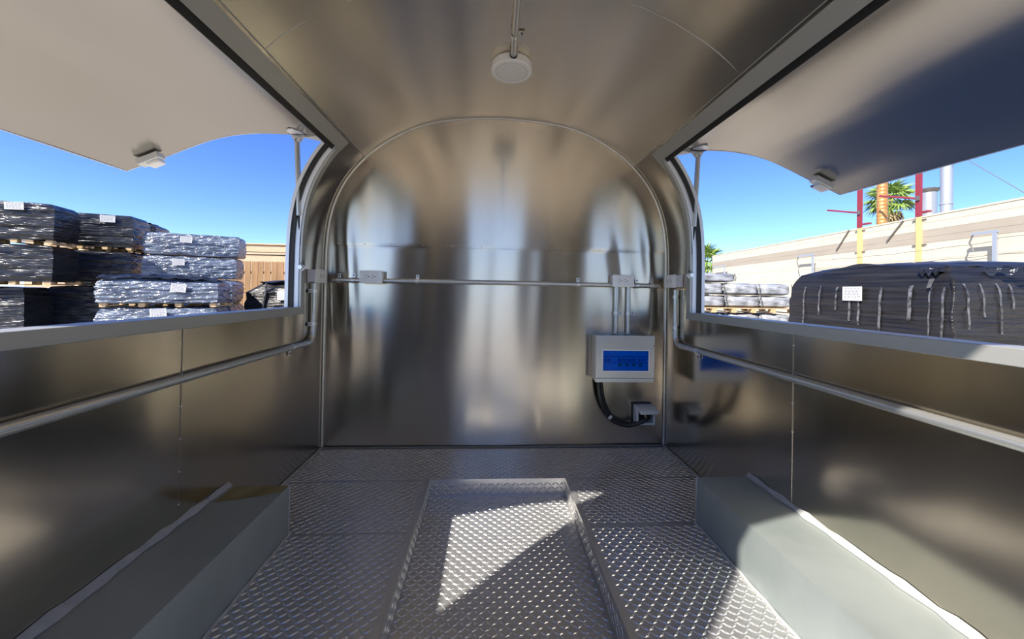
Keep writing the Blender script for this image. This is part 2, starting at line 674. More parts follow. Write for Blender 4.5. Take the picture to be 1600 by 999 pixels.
G = 0.0012
plates = [(-1, 1, PY1 + .002, YB), (-1, PX0, 1.43, PY1 - G), (PX1, 1, 1.46, PY1 - G), (-1, PX0, YF, 1.43 - 2 * G), (PX1, 1, YF, 1.46 - 2 * G), (PX0 + G, PX1 - G, YF, PY0 - G)]
tread = MB()
for (x0, x1, y0, y1) in plates:
    MB().box(x0 + G, x1 - G, y0, y1, -0.006, 0.0).build('floor_plate', 'tread', floor, smooth=0)
    lugs(tread, (x0 + .004, y0 + .004, 0), (1, 0, 0), (0, 1, 0), (0, 0, 1), x1 - x0 - .006, y1 - y0 - .006)
# the pan: bottom, far wall, sides
MB().box(PX0, PX1, PY0, PY1, -PD - .006, -PD).build('pan_bottom', 'tread', floor, smooth=0)
MB().box(PX0, PX1, PY1 - .0005, PY1 + .003, -PD, .0015).build('pan_wall', 'tread', floor, smooth=0)
MB().box(PX0, PX1, PY0 - .003, PY0, -PD, .0015).build('pan_wall', 'tread', floor, smooth=0)
MB().box(PX0 - .004, PX0, PY0, PY1, -PD, .0015).build('pan_wall', 'tread', floor, smooth=0)
MB().box(PX1, PX1 + .004, PY0, PY1, -PD, .0015).build('pan_wall', 'tread', floor, smooth=0)
lugs(tread, (PX0 + .004, PY0 + .004, -PD), (1, 0, 0), (0, 1, 0), (0, 0, 1), PX1 - PX0 - .006, PY1 - PY0 - .006)
lugs(tread, (PX0 + .004, PY1 - .0005, -PD + .004), (1, 0, 0), (0, 0, 1), (0, -1, 0), PX1 - PX0 - .006, PD - .004)
lugs(tread, (PX0, PY0 + .004, -PD + .004), (0, 1, 0), (0, 0, 1), (1, 0, 0), PY1 - PY0 - .006, PD - .004)
lugs(tread, (PX1, PY0 + .004, -PD + .004), (0, 1, 0), (0, 0, 1), (-1, 0, 0), PY1 - PY0 - .006, PD - .004)
tr = tread.build('tread_pattern', 'tread', floor, smooth=0)
tr['kind'] = 'stuff'
# folded rim of the pan, a little uneven
for nm, x0, x1 in (('pan_rim', PX0 - .021, PX0 - .001), ('pan_rim', PX1 + .001, PX1 + .021)):
    q = MB()
    prev = None
    n = 40
    for k in range(n + 1):
        y = PY0 + (PY1 - PY0) * k / n
        j = 0.0022 * math.sin(k * 2.3) + .0015 * math.sin(k * 5.1)
        q.v += [(x0 + (j if x0 < 0 else 0), y, .0022), (x1 + (j if x0 > 0 else 0), y, .0030)]
    for k in range(n):
        a = 2 * k
        q.f.append((a, a + 1, a + 3, a + 2))
    q.build(nm, 'tread', floor, smooth=60)

# ------------------------------------------------------------------ wheel boxes


def wheel_box(sgn, xi, yf, label):
    x_in = xi
    e = empty('wheel_box', (sgn * 0.89, 0.6, 0), label, 'wheel box')
    z = 0.182
    ya = YF + .02
    a, c = sorted((sgn * x_in, sgn * 0.999))
    MB().box(a, c, ya, yf, z - .003, z).build('top_sheet', 'galvanized', e, smooth=0)
    a, c = sorted((sgn * x_in, sgn * (x_in + .003)))
    MB().box(a, c, ya, yf, 0.0, z - .003).build('side_sheet', 'galvanized', e, smooth=0)
    a, c = sorted((sgn * (x_in + .003), sgn * 0.999))
    MB().box(a, c, yf - .003, yf, 0.0, z - .003).build('end_sheet', 'galvanized', e, smooth=0)
    # sealant: a lip against the wall and a bead on the floor
    q = MB()
    n = 46
    for k in range(n + 1):
        y = yf + .004 - (yf - ya) * k / n
        j = .0030 * math.sin(k * 1.7) + .002 * math.sin(k * 4.1)
        w = .013 + (.008 if 12 < k < 22 and sgn < 0 else 0) + j
        q.v += [(sgn * (.998), y, z + .016 + j), (sgn * (.998 - w), y, z + .0015), (sgn * (.998 - w * .55), y, z + .010)]
    for k in range(n):
        i = 3 * k
        q.f += [(i, i + 2, i + 5, i + 3), (i + 2, i + 1, i + 4, i + 5)]
    q.build('wall_sealant', 'sealant', e, smooth=60)
    q = MB()
    pts = [(sgn * (x_in - .003 + .002 * math.sin(k * 2.9)), yf - (yf - ya) * k / 30, .003) for k in range(31)]
    q.tube(pts, .006, 6).build('floor_sealant', 'sealant', e, smooth=60)
    q = MB()
    q.tube([(sgn * (x_in - .001), yf, .0), (sgn * (x_in - .001), yf, z)], .0025, 6).build('end_sealant', 'sealant', e, smooth=60)
    return e


wbl = wheel_box(-1, 0.781, 1.4273, 'galvanized wheel box by the left wall with a yellow stain')
wbr = wheel_box(1, 0.7783, 1.4536, 'galvanized wheel box by the right wall below the power inlet')
# brown stain on the far end of the left box
st = MB().add([(-.975, 1.426, .1826), (-.783, 1.426, .1826), (-.783, 1.385, .1826), (-.84, 1.362, .1826), (-.90, 1.343, .1826), (-.975, 1.322, .1826)], [(0, 1, 2, 3, 4, 5)])
st.build('stain', 'rust_stain', wbl, smooth=0, label='dried yellow brown stain')

# ------------------------------------------------------------------ windows (frames in the side walls)


def ribbon(sgn, i0, i1, y0, y1, t_in, t_out):
    """a bar that follows the wall profile from i0 to i1 between two depths"""
    b = MB()
    rows = []
    for i in range(i0, i1 + 1):
        n = prof_normal(i)
        x, z = PROF[i]
        a = (sgn * (x - n.x * t_in), z - n.y * t_in)
        c = (sgn * (x + n.x * t_out), z + n.y * t_out)
        k = len(b.v)
        b.v += [(a[0], y0, a[1]), (a[0], y1, a[1]), (c[0], y1, c[1]), (c[0], y0, c[1])]
        rows.append(k)
    for r0, r1 in zip(rows, rows[1:]):
        for q in range(4):
            b.f.append((r0 + q, r0 + (q + 1) % 4, r1 + (q + 1) % 4, r1 + q))
    b.f.append((rows[0], rows[0] + 1, rows[0] + 2, rows[0] + 3))
    b.f.append((rows[-1] + 3, rows[-1] + 2, rows[-1] + 1, rows[-1]))
    return b


I_FB = idx_z(0.779)
I_FT = idx_z(1.660)


def window(sgn, name):
    e = empty(name, (sgn * 1.0, (WY0 + WY1) / 2, 0.779), kind='structure')
    tag(e, 'aluminium frame of the %s serving window opening' % ('left' if sgn < 0 else 'right'), 'window frame')
    a, c = sorted((sgn * 0.986, sgn * 1.058))
    MB().box(a, c, WY0 - .035, WY1 + .035, 0.779, 0.816, 0.0015).build('sill_rail', 'aluminium', e, smooth=30)
    ribbon(sgn, I_SILL, I_FT, WY1, WY1 + .035, .012, .0).build('side_rail', 'aluminium', e)
    ribbon(sgn, I_SILL, I_FT, WY0 - .035, WY0, .012, .0).build('side_rail', 'aluminium', e)
    ribbon(sgn, I_HEAD, I_FT, WY0 - .035, WY1 + .035, .014, .0).build('head_rail', 'aluminium', e)
    # reveal, gasket and outer lip of the two sides
    for ya, yb in ((WY1 - .004, WY1), (WY0, WY0 + .004)):
        ribbon(sgn, I_SILL, I_HEAD, ya, yb, 0.0, .022).build('reveal', 'white_edge', e)
        g0, g1 = (ya - .007, yb) if ya > 1 else (ya, yb + .007)
        ribbon(sgn, I_SILL, I_HEAD, g0, g1, -.022, .042).build('gasket', 'rubber', e)
        g0, g1 = (ya - .012, yb) if ya > 1 else (ya, yb + .012)
        ribbon(sgn, I_SILL, I_HEAD, g0, g1, -.042, .058).build('outer_lip', 'white_edge', e)
    ribbon(sgn, I_HEAD - 2, I_HEAD, WY0, WY1, -.004, .040).build('head_gasket', 'rubber', e)
    return e


window(-1, 'window_1')
window(1, 'window_2')

# ------------------------------------------------------------------ lifted hatches
HC = [(.872, 1.646), (.94, 1.662), (1.0, 1.671), (1.085, 1.677), (1.17, 1.677), (1.24, 1.673), (1.31, 1.664), (1.363, 1.654), (1.41, 1.641), (1.454, 1.627), (1.51, 1.604),
      (1.574, 1.576), (1.64, 1.546), (1.708, 1.515), (1.77, 1.490), (1.832, 1.464)]


def hatch(sgn, label, dz):
    pts = []
    for i in range(len(HC) - 1):
        p0 = HC[max(i - 1, 0)]; p1 = HC[i]; p2 = HC[i + 1]; p3 = HC[min(i + 2, len(HC) - 1)]
        for k in range(6):
            t = k / 6
            pts.append(tuple(0.5 * (2 * p1[j] + (p2[j] - p0[j]) * t + (2 * p0[j] - 5 * p1[j] + 4 * p2[j] - p3[j]) * t * t + (3 * p1[j] - p0[j] - 3 * p2[j] + p3[j]) * t ** 3) for j in (0, 1)))
    pts.append(HC[-1])
    for _ in range(12):
        pts = [pts[0]] + [tuple((pts[i - 1][j] + 2 * pts[i][j] + pts[i + 1][j]) / 4 for j in (0, 1)) for i in range(1, len(pts) - 1)] + [pts[-1]]
    y0, y1 = 0.29, 1.925
    e = empty('serving_hatch', (sgn * 0.872, (y0 + y1) / 2, 1.646), label, 'hatch')
    ys = frange(y0, y1, 24)
    b = MB()
    for (x, z) in pts:
        for y in ys:
            w = .0011 * math.sin(x * 11 + y * 4 * sgn) + .0008 * math.sin(y * 7 + x * 5 + sgn) + .0005 * math.sin(x * 23 - y * 5)
            b.v.append((sgn * x, y, z + w + dz))
    for i in range(len(pts) - 1):
        for j in range(len(ys) - 1):
            a = i * len(ys) + j
            b.f.append((a, a + 1, a + len(ys) + 1, a + len(ys)))
    b.build('inner_skin', 'hatch_skin', e, smooth=180)
    # body above the inner skin
    b = MB()
    n = len(pts)
    T = .034
    for y in (y0, y1):
        b.v += [(sgn * x, y, z + dz + .003) for x, z in pts] + [(sgn * (x + .3 * T * (1 if i > n - 8 else 0)), y, z + T + dz) for i, (x, z) in enumerate(pts)]
    for i in range(n - 1):
        b.f.append((n + i, n + i + 1, 3 * n + i + 1, 3 * n + i))          # top
        for o in (0, 2 * n):
            b.f.append((o + i, o + i + 1, o + n + i + 1, o + n + i))      # end faces
    for i in (0, n - 1):
        b.f.append((i, n + i, 3 * n + i, 2 * n + i))
    b.build('outer_skin', 'outer_shell', e, smooth=30)
    # thin folded edge round the panel
    q = MB()
    q.tube([(sgn * x, y1, z + dz + .001) for x, z in pts], .0025, 6)
    q.tube([(sgn * pts[-1][0], y0, pts[-1][1] + dz), (sgn * pts[-1][0], y1, pts[-1][1] + dz)], .0025, 6)
    q.tube([(sgn * x, y0, z + dz + .001) for x, z in pts], .0025, 6)
    q.build('folded_edge', 'white_edge', e, smooth=60)
    # hinge strip and its rubber
    MB().box(*sorted((sgn * .856, sgn * .874)), y0, y1, 1.640, 1.660, .002).build('hinge_rubber', 'rubber', e)
    MB().box(*sorted((sgn * .876, sgn * .884)), y0, y1, 1.632, 1.645, .001).build('hinge_strip', 'white_edge', e)
    # end lug that rests against the frame corner
    MB().prism([(sgn * .90, 1.86, 1.66), (sgn * 1.0, 1.915, 1.672), (sgn * .90, 1.915, 1.652)], (0, 0, -.012)).build('corner_plate', 'aluminium', e)
    # latch near the outer end
    lx, lz = 1.675, 1.512 + dz
    M = Matrix.Translation((sgn * lx, 1.865, lz)) @ Matrix.Rotation(sgn * R(24), 4, 'Y')
    la = MB().box(-.052, .052, -.022, .022, -.022, .010, .003, M=M).build('latch', 'panel_grey', e)
    MB().box(-.018, .040, -.016, .030, -.038, -.021, .006, 2, M=M).build('latch_handle', 'white_plastic', la)
    MB().box(-.010, .010, .018, .060, -.016, -.006, .002, M=M).build('latch_tongue', 'steel_dark', la)
    return e


hatch(-1, 'lifted left serving hatch with a pale plain underside', 0.0)
hatch(1, 'lifted right serving hatch with a dark reflection on its underside', 0.003)


def gas_strut(sgn, label):
    e = empty('gas_strut', (sgn * 1.0, 1.915, 1.01), label, 'gas strut', 'gas struts holding the hatches')
    x0, y0, z0 = sgn * 1.020, 1.90, 1.628
    x1, y1, z1 = sgn * 1.005, 1.903, 1.266
    x2, y2, z2 = sgn * .992, 1.916, 1.01
    MB().cyl((x0, y0, z0), (x1, y1, z1), .0125, 16).build('tube', 'conduit', e)
    MB().cyl((x1, y1, z1), (x2, y2, z2), .0068, 12).build('rod', 'rubber', e)
    # leaf-shaped bracket under the hatch
    br = MB()
    pl = [(-.030, .045), (.030, .045), (.036, .0), (.030, -.020), (.010, -.044), (-.010, -.044), (-.030, -.020), (-.036, .0)]
    br.prism([(x0 + px, 1.906, 1.674 + pz) for px, pz in pl if pz <= 0] , (0, .004, 0))
    hz = 1.671 if sgn < 0 else 1.674
    br.prism([(x0 - .034, 1.908, hz), (x0 + .034, 1.908, hz), (x0 + .032, 1.862, hz - .001), (x0 + .012, 1.836, hz - .001), (x0 - .012, 1.836, hz - .001), (x0 - .032, 1.862, hz - .001)], (0, 0, -.005))
    o = br.build('hatch_bracket', 'white_edge', e)
    MB().tube([(x0 - .040, 1.898, 1.668), (x0, 1.896, 1.664), (x0 + .040, 1.898, 1.668)], .003, 6).build('bracket_bolt', 'dark', o)
    MB().tube([(x0 + .014 * math.cos(a), 1.902, 1.640 + .014 * math.sin(a)) for a in [k * math.pi / 5 for k in range(11)]], .0035, 6).build('eye', 'conduit', e)
    w = MB()
    w.prism([(sgn * 1.012, 1.908, 1.045), (sgn * 1.012, 1.908, .970), (sgn * .968, 1.908, 1.012)], (0, .006, 0))
    o = w.build('wall_bracket', 'zinc', e)
    MB().cyl((sgn * .990, 1.890, 1.012), (sgn * .990, 1.925, 1.012), .010, 10).build('ball_joint', 'zinc', o)
    MB().cyl((sgn * .985, 1.896, 1.030), (sgn * .985, 1.915, 1.030), .006, 8).build('nut', 'steel_dark', o)
    return e


gas_strut(-1, 'grey gas strut propping the left hatch beside the wooden fence view')
gas_strut(1, 'grey gas strut propping the right hatch beside the palm tree view')

# ------------------------------------------------------------------ conduits, clips, sockets
CR = 0.0132


def arc(c, a, b_, n=8):
    """quarter bend from c+a to c+b_ round c+a+b_"""
    c, a, b_ = Vector(c), Vector(a), Vector(b_)
    o = c + a + b_
    return [o - b_ * math.cos(t) - a * math.sin(t) for t in [math.pi / 2 * k / n for k in range(n + 1)]]


def clip(parent, p, along, normal, name='clip'):
    """saddle clip: half ring round the pipe plus a tab with a screw"""
    p, al, n = Vector(p), Vector(along).normalized(), Vector(normal).normalized()
    s = al.cross(n)
    b = MB()
    r0, r1, w = CR + .0006, CR + .0030, .009
    N = 10
    for k in range(N + 1):
        a = math.pi * k / N
        d = s * math.cos(a) + n * math.sin(a)
        for r in (r0, r1):
            for q in (-w, w):
                b.v.append(tuple(p + d * r + al * q))
    for k in range(N):
        i = 4 * k
        for q in ((0, 1), (1, 3), (3, 2), (2, 0)):
            b.f.append((i + q[0], i + q[1], i + 4 + q[1], i + 4 + q[0]))
    t = [p + s * (-r0) - n * (CR - .003) + al * q for q in (-w, w)] + [p + s * (-r1 - .022) - n * (CR - .003) + al * q for q in (w, -w)]
    b.prism(t, n * .0025)
    t = [p + s * (-r0) - n * (CR - .003) + al * q for q in (-w, w)] + [p + s * (-r0) + al * q for q in (w, -w)]
    b.prism(t, -s * .0024)
    o = b.build(name, 'zinc', parent)
    sc = MB().cyl(p + s * (-r1 - .013) - n * (CR - .005), p + s * (-r1 - .013) - n * (CR - .009), .0045, 8)
    sc.build('screw', 'steel_dark', o)
    return o


def conduit(label, path, loc, r=CR):
    e = empty('conduit', loc, label, 'conduit')
    MB().tube(path, r, 14).build('pipe', 'conduit', e, smooth=60)
    return e


for sgn in (-1, 1):
    x = sgn * (1 - CR - .004)
    yv = 2.028 if sgn < 0 else 2.044
    zc = 0.629
    rb = .055
    path = [(x, yv, .936), (x, yv, .80)] + arc((x, yv, zc), (0, 0, rb), (0, -rb, 0)) + [(x, 1.4, zc), (x, .6, zc), (x, YF + .04, zc)]
    side = 'left' if sgn < 0 else 'right'
    e = conduit('galvanized conduit dropping from the %s corner socket and running along the %s wall' % (side, side), path, (x, 1.0, zc))
    # coupling rings at the bend
    MB().cyl((x, yv, zc + rb + .004), (x, yv, zc + rb + .022), CR + .002, 14).build('coupling', 'conduit', e)
    MB().cyl((x, yv - rb - .004, zc), (x, yv - rb - .022, zc), CR + .002, 14).build('coupling', 'conduit', e)
    clip(e, (x, yv, .895), (0, 0, 1), (-sgn, 0, 0))
    clip(e, (x, yv, .722), (0, 0, 1), (-sgn, 0, 0))
    clip(e, (x, 1.82, zc), (0, sgn, 0), (-sgn, 0, 0))
    if sgn > 0:
        clip(e, (x, .45, zc), (0, 1, 0), (-1, 0, 0))
    else:
        clip(e, (x, .45, zc), (0, -1, 0), (1, 0, 0))

yc = YB - CR - .003
zc = 0.958
e = conduit('short conduit on the end wall between the left corner socket and its neighbour', [(-.95, yc, zc), (-.79, yc, zc)], (-.87, yc, zc))
clip(e, (-.915, yc, zc), (1, 0, 0), (0, -1, 0)); clip(e, (-.835, yc, zc), (1, 0, 0), (0, -1, 0))
e = conduit('long horizontal conduit across the middle of the end wall', [(-.668, yc, zc), (0, yc, zc + .002), (.660, yc, zc)], (0, yc, zc))
clip(e, (-.475, yc, zc), (1, 0, 0), (0, -1, 0)); clip(e, (.46, yc, zc), (1, 0, 0), (0, -1, 0))
e = conduit('short conduit on the end wall between the right corner socket and its neighbour', [(.785, yc, zc), (.95, yc, zc)], (.87, yc, zc))
clip(e, (.815, yc, zc), (1, 0, 0), (0, -1, 0)); clip(e, (.905, yc, zc), (1, 0, 0), (0, -1, 0))
for x, w in ((.689, 'left'), (.762, 'right')):
    e = conduit('short upright conduit rising from the fuse box, %s one of the pair' % w, [(x, yc, .672), (x, yc, .952)], (x, yc, .672))
    clip(e, (x, yc, .792), (0, 0, -1), (0, -1, 0))
# ceiling conduit to the lamp
zt = PROF[-1][1] - CR - .004
e = conduit('conduit running along the ceiling to the round lamp', [(.012, YF + .03, zt), (.018, 1.2, zt), (.024, 1.572, zt)], (.015, .7, zt))
clip(e, (.020, 1.448, zt), (0, 1, 0), (0, 0, -1)); clip(e, (.013, .55, zt), (0, 1, 0), (0, 0, -1))


def socket_box(label, O, U, V, N, side_mat):
    """surface box: O lower-left-back corner, U width, V height, N out of the wall"""
    O, U, V, N = Vector(O), Vector(U).normalized(), Vector(V).normalized(), Vector(N).normalized()
    M = Matrix((U, V, N)).transposed().to_4x4()
    M.translation = O
    W, H, Dp = .128, .072, .047
    e = empty('socket_box', O + U * W / 2, label, 'socket', 'electrical sockets on the walls')
    MB().box(.003, W - .003, .003, H - .003, 0.0, Dp - .006, .002, M=M).build('back_box', side_mat, e)
    f = MB().box(0, W, 0, H, Dp - .0065, Dp, .003, 2, M=M).build('face_plate', 'outlet_white', e)
    MB().box(.026, W - .026, .014, H - .014, Dp - .001, Dp + .0025, .002, M=M).build('socket_insert', 'white_plastic', f)
    sl = MB()
    for cx in (.046, .080):
        sl.box(cx - .010, cx - .0015, .0425, .0455, Dp + .0015, Dp + .003, M=M)
        sl.box(cx - .009, cx - .0015, .0295, .0325, Dp + .0015, Dp + .003, M=M)
        b2 = MB().cyl((cx + .0075, .0372, Dp + .0015), (cx + .0075, .0372, Dp + .003), .0034, 10)
        sl.add([M @ Vector(p) for p in b2.v], b2.f)
    sl.build('slots', 'dark', f, smooth=0)
    for sx in (.008, W - .008):
        b2 = MB().cyl((sx, H / 2, Dp - .001), (sx, H / 2, Dp + .0012), .003, 8)
        q = MB().add([M @ Vector(p) for p in b2.v], b2.f)
        q.build('screw', 'zinc', f)
    return e


socket_box('white double socket on the end wall, left of the centre', (-.792, YB - .001, .942), (1, 0, 0), (0, 0, 1), (0, -1, 0), 'white_plastic')
socket_box('white double socket on the end wall above the fuse box', (.657, YB - .001, .947), (1, 0, 0), (0, 0, 1), (0, -1, 0), 'white_plastic')
socket_box('white double socket on the left wall beside the window corner', (-.999, 1.983, .938), (0, 1, 0), (0, 0, 1), (1, 0, 0), 'box_lavender')
socket_box('white double socket on the right wall beside the window corner', (.999, 2.120, .947), (0, -1, 0), (0, 0, 1), (-1, 0, 0), 'box_lavender')

# ------------------------------------------------------------------ ceiling lamp
LX, LY, LZ, LR = .021, 1.662, 1.889, .0905
e = empty('ceiling_lamp', (LX, LY, LZ), 'round white flush ceiling lamp at the end of the conduit', 'lamp')
MB().lathe((LX, LY, LZ), [(.071, .0), (LR - .003, .0), (LR, .003), (LR, .032), (LR - .004, .037), (.03, .038)], 56).build('housing', 'white_plastic', e)
MB().lathe((LX, LY, LZ), [(.02, -.0012), (.062, -.0012), (.0685, -.0006), (.070, .002), (.02, .002)], 56).build('diffuser', 'led_diffuser', e)
MB().lathe((LX, LY, LZ), [(.0700, -.0003), (.0718, -.0003), (.0718, .002), (.0700, .002)], 56).build('diffuser_ring', 'conduit', e)
MB().cyl((.024, LY - LR - .004, zt), (.024, LY - LR + .004, zt), CR + .003, 14).build('cable_entry', 'dark', e)

# ------------------------------------------------------------------ fuse box
X0, X1, Z0, Z1 = .547, .884, .405, .670
YFc = 2.084
e = empty('fuse_box', ((X0 + X1) / 2, YB, Z0), 'light grey fuse box with a blue window on the end wall', 'fuse box')
bd = MB()
bd.box(X0 + .004, X0 + .012, YFc + .028, YB - .001, Z0 + .004, Z1 - .004)
bd.box(X1 - .012, X1 - .004, YFc + .028, YB - .001, Z0 + .004, Z1 - .004)
bd.box(X0 + .012, X1 - .012, YFc + .028, YB - .001, Z1 - .012, Z1 - .004)
bd.box(X0 + .012, X1 - .012, YFc + .028, YB - .001, Z0 + .004, Z0 + .012)
bd.build('body', 'panel_side', e, smooth=0)
WX0, WX1, WZ0, WZ1 = .585, .849, .471, .586
fr = MB()
fr.box(X0, WX0, YFc, YFc + .028, Z0 + .026, Z1)
fr.box(WX1, X1, YFc, YFc + .028, Z0 + .026, Z1)
fr.box(WX0, WX1, YFc, YFc + .028, WZ1, Z1)
fr.box(WX0, WX1, YFc, YFc + .028, Z0 + .026, WZ0)
cover = fr.build('front_cover', 'panel_grey', e, smooth=0)
MB().box(X0, X1, YFc + .001, YFc + .028, Z0, Z0 + .024, .002).build('lower_lip', 'panel_grey', e)
wf = MB()
t_ = .006
wf.box(WX0 - t_, WX1 + t_, YFc - .003, YFc + .004, WZ1 - .001, WZ1 + t_)
wf.box(WX0 - t_, WX1 + t_, YFc - .003, YFc + .004, WZ0 - t_, WZ0 + .001)
wf.box(WX0 - t_, WX0 + .001, YFc - .003, YFc + .004, WZ0, WZ1)
wf.box(WX1 - .001, WX1 + t_, YFc - .003, YFc + .004, WZ0, WZ1)
wfr = wf.build('window_frame', 'window_white', e, smooth=0)
MB().box(WX0 + .001, WX1 - .001, YFc - .0005, YFc + .002, WZ0 + .001, WZ1 - .001).build('window_pane', 'blue_pane', e, smooth=0, label='translucent blue window')
mp_ = MB().box(WX0 + .001, WX1 - .001, YFc + .014, YFc + .018, WZ0 + .001, WZ1 - .001).build('mounting_plate', 'breaker_white', e, smooth=0)
MB().box(WX0 + .006, WX1 - .006, YFc + .006, YFc + .014, WZ0 + .078, WZ0 + .081).build('plate_ledge', 'breaker_blue', e, smooth=0)
MB().box(WX0 + .006, WX1 - .006, YFc + .006, YFc + .014, WZ0 + .043, WZ0 + .046).build('plate_ledge', 'breaker_blue', e, smooth=0)
brk = None
for x in (.604, .624, .682, .700, .718, .736, .754, .772, .800, .818):
    if brk is None:
        brk = MB().box(x - .0082, x + .0082, YFc + .007, YFc + .014, WZ0 + .047, WZ0 + .077, .001).build('breaker', 'breaker_white', e)
        lv = MB().box(x - .0055, x + .0055, YFc + .004, YFc + .008, WZ0 + .053, WZ0 + .067, .001).build('lever', 'breaker_blue', brk)
        bx0 = x
        c = brk
    else:
        c = clone(brk, e, Vector((x - bx0, 0, 0)))
        clone(lv, c, Vector((0, 0, 0)))
gt = None
for x in (.690, .730, .768, .808):
    if gt is None:
        gt = MB().box(x - .011, x + .011, YFc + .010, YFc + .0145, WZ0 + .024, WZ0 + .038).build('green_tag', 'green_tag', e, smooth=0)
        gx = x
    else:
        clone(gt, e, Vector((x - gx, 0, 0)))
ko = None
for x in (.595, .665, .735, .805):
    q = MB().lathe((x, YB - .055, Z1 - .0045), [(.020, 0), (.020, .001), (.0, .0011)], 16)
    q.build('knockout', 'dark', e)
MB().cyl((X0 + .012, YFc - .002, Z0 + .10), (X0 + .012, YFc + .001, Z0 + .10), .004, 8).build('screw', 'zinc', e)
MB().cyl((X1 - .004, YFc - .002, Z1 - .055), (X1 - .004, YFc + .001, Z1 - .055), .004, 8).build('screw', 'steel_dark', e)
# embossed lettering on the cover
tcv = bpy.data.curves.new('lettering', 'FONT')
tcv.body = 'CHLEBON'
tcv.size = .022
tcv.extrude = .0006
tcv.space_character = 1.15
tmp = bpy.data.objects.new('tmp_text', tcv)
COL.objects.link(tmp)
dg = bpy.context.evaluated_depsgraph_get()
me = bpy.data.meshes.new_from_object(tmp.evaluated_get(dg))
bpy.data.objects.remove(tmp)
q = MB()
q.add([(.590 + v.co.x, YFc - .0008 - v.co.z, .626 + v.co.y) for v in me.vertices], [list(p.vertices) for p in me.polygons])
q.build('lettering', 'panel_grey', cover, smooth=0)

# ------------------------------------------------------------------ power inlet, plug and cable
e = empty('power_inlet', (.86, YB, .139), 'grey power inlet with an open flap low on the end wall', 'inlet')
ix0, ix1, iz0, iz1 = .806, .916, .146, .254
fr = MB()
fr.box(ix0 - .012, ix1 - .004, YB - .007, YB - .003, iz0 - .004, iz1 + .010)
fr.build('cutout', 'dark', e, smooth=0)
hs = MB()
hs.box(ix0, ix0 + .012, YB - .062, YB - .004, iz0, iz1, .003)
hs.box(ix1 - .012, ix1, YB - .062, YB - .004, iz0, iz1, .003)
hs.box(ix0 + .012, ix1 - .012, YB - .062, YB - .004, iz1 - .012, iz1, .003)
hs.box(ix0 + .012, ix1 - .012, YB - .062, YB - .004, iz0, iz0 + .012, .003)
hs.box(ix0 + .012, ix1 - .012, YB - .020, YB - .006, iz0 + .012, iz1 - .012)
hs.build('housing', 'inlet_grey', e)
M = Matrix.Translation((.861, YB - .060, iz1 - .002)) @ Matrix.Rotation(R(14), 4, 'X')
MB().box(-.054, .054, -.055, .002, -.020, .004, .008, 3, M=M).build('flap', 'inlet_grey', e)
sk = MB()
ring = MB().lathe((0, 0, 0), [(.034, 0), (.034, .030), (.027, .030), (.027, .004)], 24)
sk.add([(.861 + p[0], YB - .020 - p[2], .198 + p[1]) for p in ring.v], ring.f)
sk.build('socket_ring', 'dark', e)
for x, z in ((.826, .166), (.826, .196), (.896, .166)):
    MB().cyl((x, YB - .026, z), (x, YB - .018, z), .006, 8).build('screw', 'brass', e)

e = empty('power_cable', (.72, YB - .04, .138), 'thick black cable looping from the fuse box to the power inlet', 'cable')
cp = [(.582, 2.150, .402), (.586, 2.150, .36), (.592, 2.150, .315), (.604, 2.155, .270), (.622, 2.158, .228), (.648, 2.160, .190), (.682, 2.160, .160), (.722, 2.158, .144), (.765, 2.152, .140), (.805, 2.142, .152), (.838, 2.130, .170), (.858, 2.126, .188), (.861, 2.146, .198), (.861, 2.172, .198)]
MB().tube([Vector(p) for p in cp], .0135, 12).build('sheath', 'rubber', e, smooth=60)
MB().tube([Vector((p[0] + .016, p[1] + .004, p[2] + .006)) for p in cp[:9]], .0100, 10).build('second_core', 'rubber', e, smooth=60)
MB().cyl((.861, 2.128, .198), (.861, 2.172, .198), .024, 16).build('plug', 'rubber', e)
MB().box(.640, .666, 2.140, 2.149, .180, .196, .002, M=Matrix.Translation((.653, 2.144, .188)) @ Matrix.Rotation(R(-42), 4, 'Y') @ Matrix.Translation((-.653, -2.144, -.188))).build('cable_clip', 'zinc', e)
MB().cyl((.846, 2.120, .214), (.852, 2.118, .198), .004, 8).build('wire_end', 'brass', e)

# ------------------------------------------------------------------ outside: ground
GZ = -0.55
g = MB().add([(-120, -120, GZ), (120, -120, GZ), (120, 160, GZ), (-120, 160, GZ)], [(0, 1, 2, 3)]).build('ground', 'ground', smooth=0)
tag(g, 'pale sunlit concrete yard', 'ground', kind='structure')

# ------------------------------------------------------------------ wrapped pallet loads
_proto = {}


def pallet_parts(e, O, U, V, W, D, z):
    """wooden pallet: deck boards, bearer blocks and skids as separate parts"""
    key = (round(W, 2), round(D, 2))
    ang = math.atan2(U.y, U.x)
    base = world_loc(e)

    def put(kind, w, d, h, p):
        k = (kind, round(w, 3), round(d, 3), round(h, 3), round(ang, 3))
        if k not in _proto:
            M = Matrix.Rotation(ang, 4, 'Z')
            m = MB().box(0, w, 0, d, 0, h, M=M)
            me_ = bpy.data.meshes.new(kind)
            me_.from_pydata(m.v, [], m.f)
            me_.materials.append(MATS['pallet_wood'])
            _proto[k] = me_
        o = bpy.data.objects.new(kind, _proto[k])
        COL.objects.link(o)
        o.parent = e
        o.location = p - base
    H = .12
    nb = max(3, int(D / .22))
    for i in range(nb):
        put('deck_board', W, .12, .022, O + V * ((D - .12) * i / (nb - 1)) + Vector((0, 0, z + H - .022)))
    nk = max(3, int(W / .5) + 1)
    for i in range(nk):
        put('skid', .09, D, .02, O + U * ((W - .09) * i / (nk - 1)) + Vector((0, 0, z)))
        for j in range(2):
            put('block', .11, .12, H - .042, O + U * ((W - .11) * i / (nk - 1)) + V * ((D - .12) * j) + Vector((0, 0, z + .02)))


